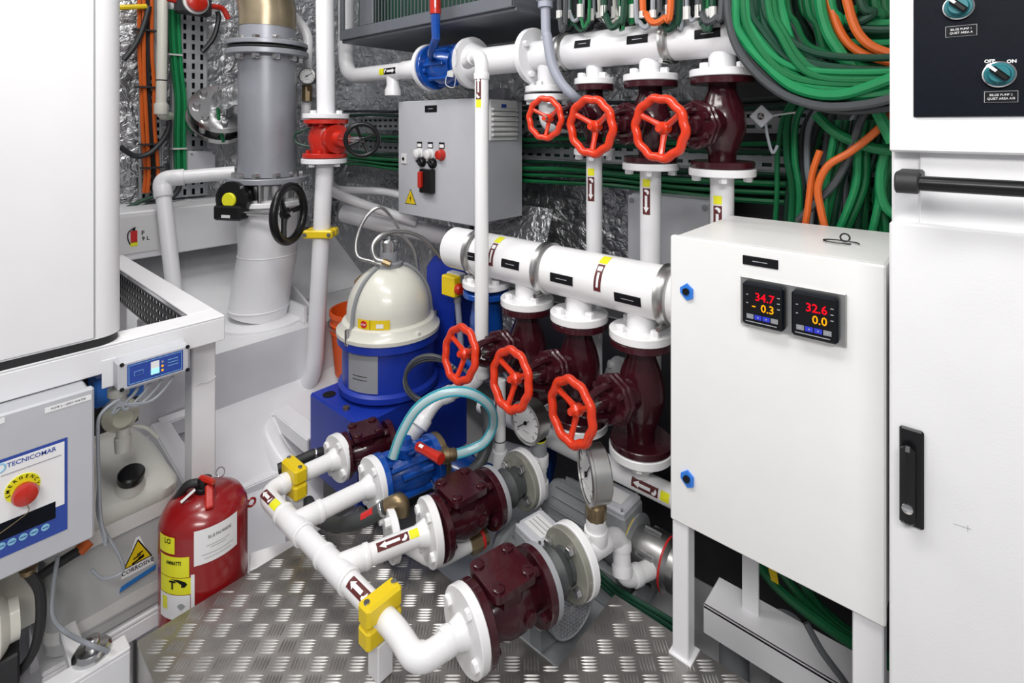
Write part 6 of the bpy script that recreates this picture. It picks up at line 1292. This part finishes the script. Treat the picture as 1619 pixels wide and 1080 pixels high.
# sweeping family: start on top, curve to the right
fam = 'green cables sweeping from the ceiling to the right'
for i in range(46):
    x0_ = 1156+i*5.2+random.uniform(-6, 6); dep = random.uniform(105, 172)-i*2.0; Y = (1.305+random.uniform(0, 0.025)) if i < 13 else 1.36+random.uniform(0.02, 0.26); xe = 1440
    m = random.choice(['cable_green', 'cable_green2', 'cable_dark', 'cable_green', 'cable_grey', 'cable_dark'])
    if i in (28, 38): m = 'cable_orange'
    x1_ = x0_+random.uniform(10, 26); pts = [(x0_, -240), (x0_+2, -10), (x1_, dep*0.45), ((x1_+xe)/2-40-random.uniform(0, 25), dep*0.95), (xe-40, dep*random.uniform(1.0, 1.12)), (xe+40, dep*0.9)]
    sweep(pts, Y, random.uniform(0.0075, 0.0125), m, '%s cable sweeping down from the ceiling and off behind the tall cabinet', fam, 0.05)
S1 = [([(1150, -30), (1160, 20), (1176, 60), (1212, 102), (1260, 140), (1330, 150), (1420, 120)], 1.335, 0.0125, 'cable_green2', 'thick bright green cable sweeping under the cable mass'),
      ([(1232, -30), (1240, 30), (1262, 90), (1310, 125), (1370, 138), (1430, 128)], 1.35, 0.011, 'cable_green2', 'bright green cable of the second sweep from the left'),
      ([(1192, -30), (1200, 40), (1220, 80), (1262, 125), (1340, 150), (1430, 145)], 1.345, 0.013, 'cable_green', 'mid green cable between the two bright sweeps'),
      ([(1295, -30), (1305, 40), (1330, 85), (1365, 130), (1392, 185), (1412, 225)], 1.39, 0.0125, 'cable_green2', 'bright green cable falling steeply to the cabinet edge'),
      ([(1310, -30), (1318, 20), (1335, 60), (1365, 85), (1430, 105)], 1.40, 0.0095, 'cable_orange', 'orange cable among the green sweeps at the top'),
      ([(1338, -30), (1342, 10), (1356, 50), (1382, 75), (1430, 90)], 1.385, 0.010, 'cable_orange', 'second orange cable near the tall cabinet'),
      ([(1150, -30), (1153, 30), (1166, 75), (1195, 115), (1240, 150), (1300, 168), (1370, 165), (1430, 150)], 1.325, 0.010, 'cable_grey', 'long dark grey cable sweeping lowest under the green ones'),
      ([(1160, 60), (1200, 108), (1252, 155), (1330, 175), (1430, 168)], 1.34, 0.009, 'cable_black', 'black cable under the sweeping bundle'),
      ([(1290, 180), (1315, 205), (1345, 222), (1385, 235), (1430, 238)], 1.435, 0.012, 'cable_green', 'green cable running right above the crossing orange one'),
      ([(1420, 170), (1385, 208), (1345, 240), (1310, 262), (1294, 295), (1298, 330), (1306, 365)], 1.412, 0.0085, 'cable_orange', 'long orange cable crossing down to the controller panel'),
      ([(1297, 238), (1285, 275), (1278, 330), (1270, 375)], 1.425, 0.008, 'cable_orange', 'short orange cable hanging left of the crossing one'),
      ([(1380, 160), (1360, 195), (1345, 240), (1320, 290), (1285, 325), (1262, 350)], 1.432, 0.009, 'cable_grey', 'dark grey cable crossing behind the orange one')]
for pts, Y, r, m, lab in S1: sweep(([(pts[0][0]-3, -240)] if pts[0][1] < 0 else [])+pts, Y, r, m, lab)
for i in range(20):
    x_ = 1230+i*9.5+random.uniform(-6, 6); y_ = 195+random.uniform(-15, 15); w_ = random.uniform(-40, 20); Y = 1.51+random.uniform(0, 0.22)
    m = random.choice(['cable_green', 'cable_green2', 'cable_dark', 'cable_green', 'cable_grey', 'cable_pale'])
    sweep([(x_+30, y_-40), (x_+8, y_), (x_+w_*0.4, y_+60), (x_+w_, y_+120), (x_+w_-6, y_+210)], Y, random.uniform(0.007, 0.011), m, '%s cable hanging down behind the top of the controller panel', 'cables hanging behind the controller panel')
for i in range(8):
    x_ = 1310+i*14; sweep([(x_+15, 190), (x_+5, 240), (x_-6+random.uniform(-14, 8), 300), (x_-20+random.uniform(-20, 20), 390)], 1.455+0.018*(i % 3), 0.0085, ('cable_green2', 'cable_green', 'cable_dark')[i % 3], '%s cable hanging down behind the top of the controller panel', 'cables hanging behind the controller panel')
for i in range(5): sweep([(1440, 175+i*12), (1405, 225+i*9), (1392, 285), (1402-i*3, 330), (1440, 350)], 1.45+0.022*i, 0.010, ('cable_green2', 'cable_green')[i % 2], '%s cable looping close to the tall cabinet edge', 'green loops beside the tall cabinet')
# cable tie mount (small grey square with stud)
o = thing('cable_tie_mount', PY(1206, 185, 1.5), 'small grey square tie mount with zip tie right of the upper valves', 'mount')
c = PY(1205, 184, 1.5); part('pad', G().obox(c, (0.022, 0.006, 0.022), (X1+Z1).normalized(), Y1, (Z1-X1).normalized(), 0.002), 'grey', o); part('stud', G().lathe(c-Y1*0.006, -Y1, [(0.009, 0), (0.009, 0.004), (0.005, 0.008)], 12), 'steel', o)
part('zip_tie', G().tube(spline([c+V((0.01, 0, -0.02)), PY(1214, 215, 1.5), PY(1222, 242, 1.5), PY(1230, 230, 1.5)], 5), 0.004, 6), 'cable_pale', o); part('zip_tail', G().tube(spline([c+X1*0.02, PY(1235, 181, 1.5), PY(1258, 178, 1.5)], 4), 0.0025, 6), 'cable_white', o)
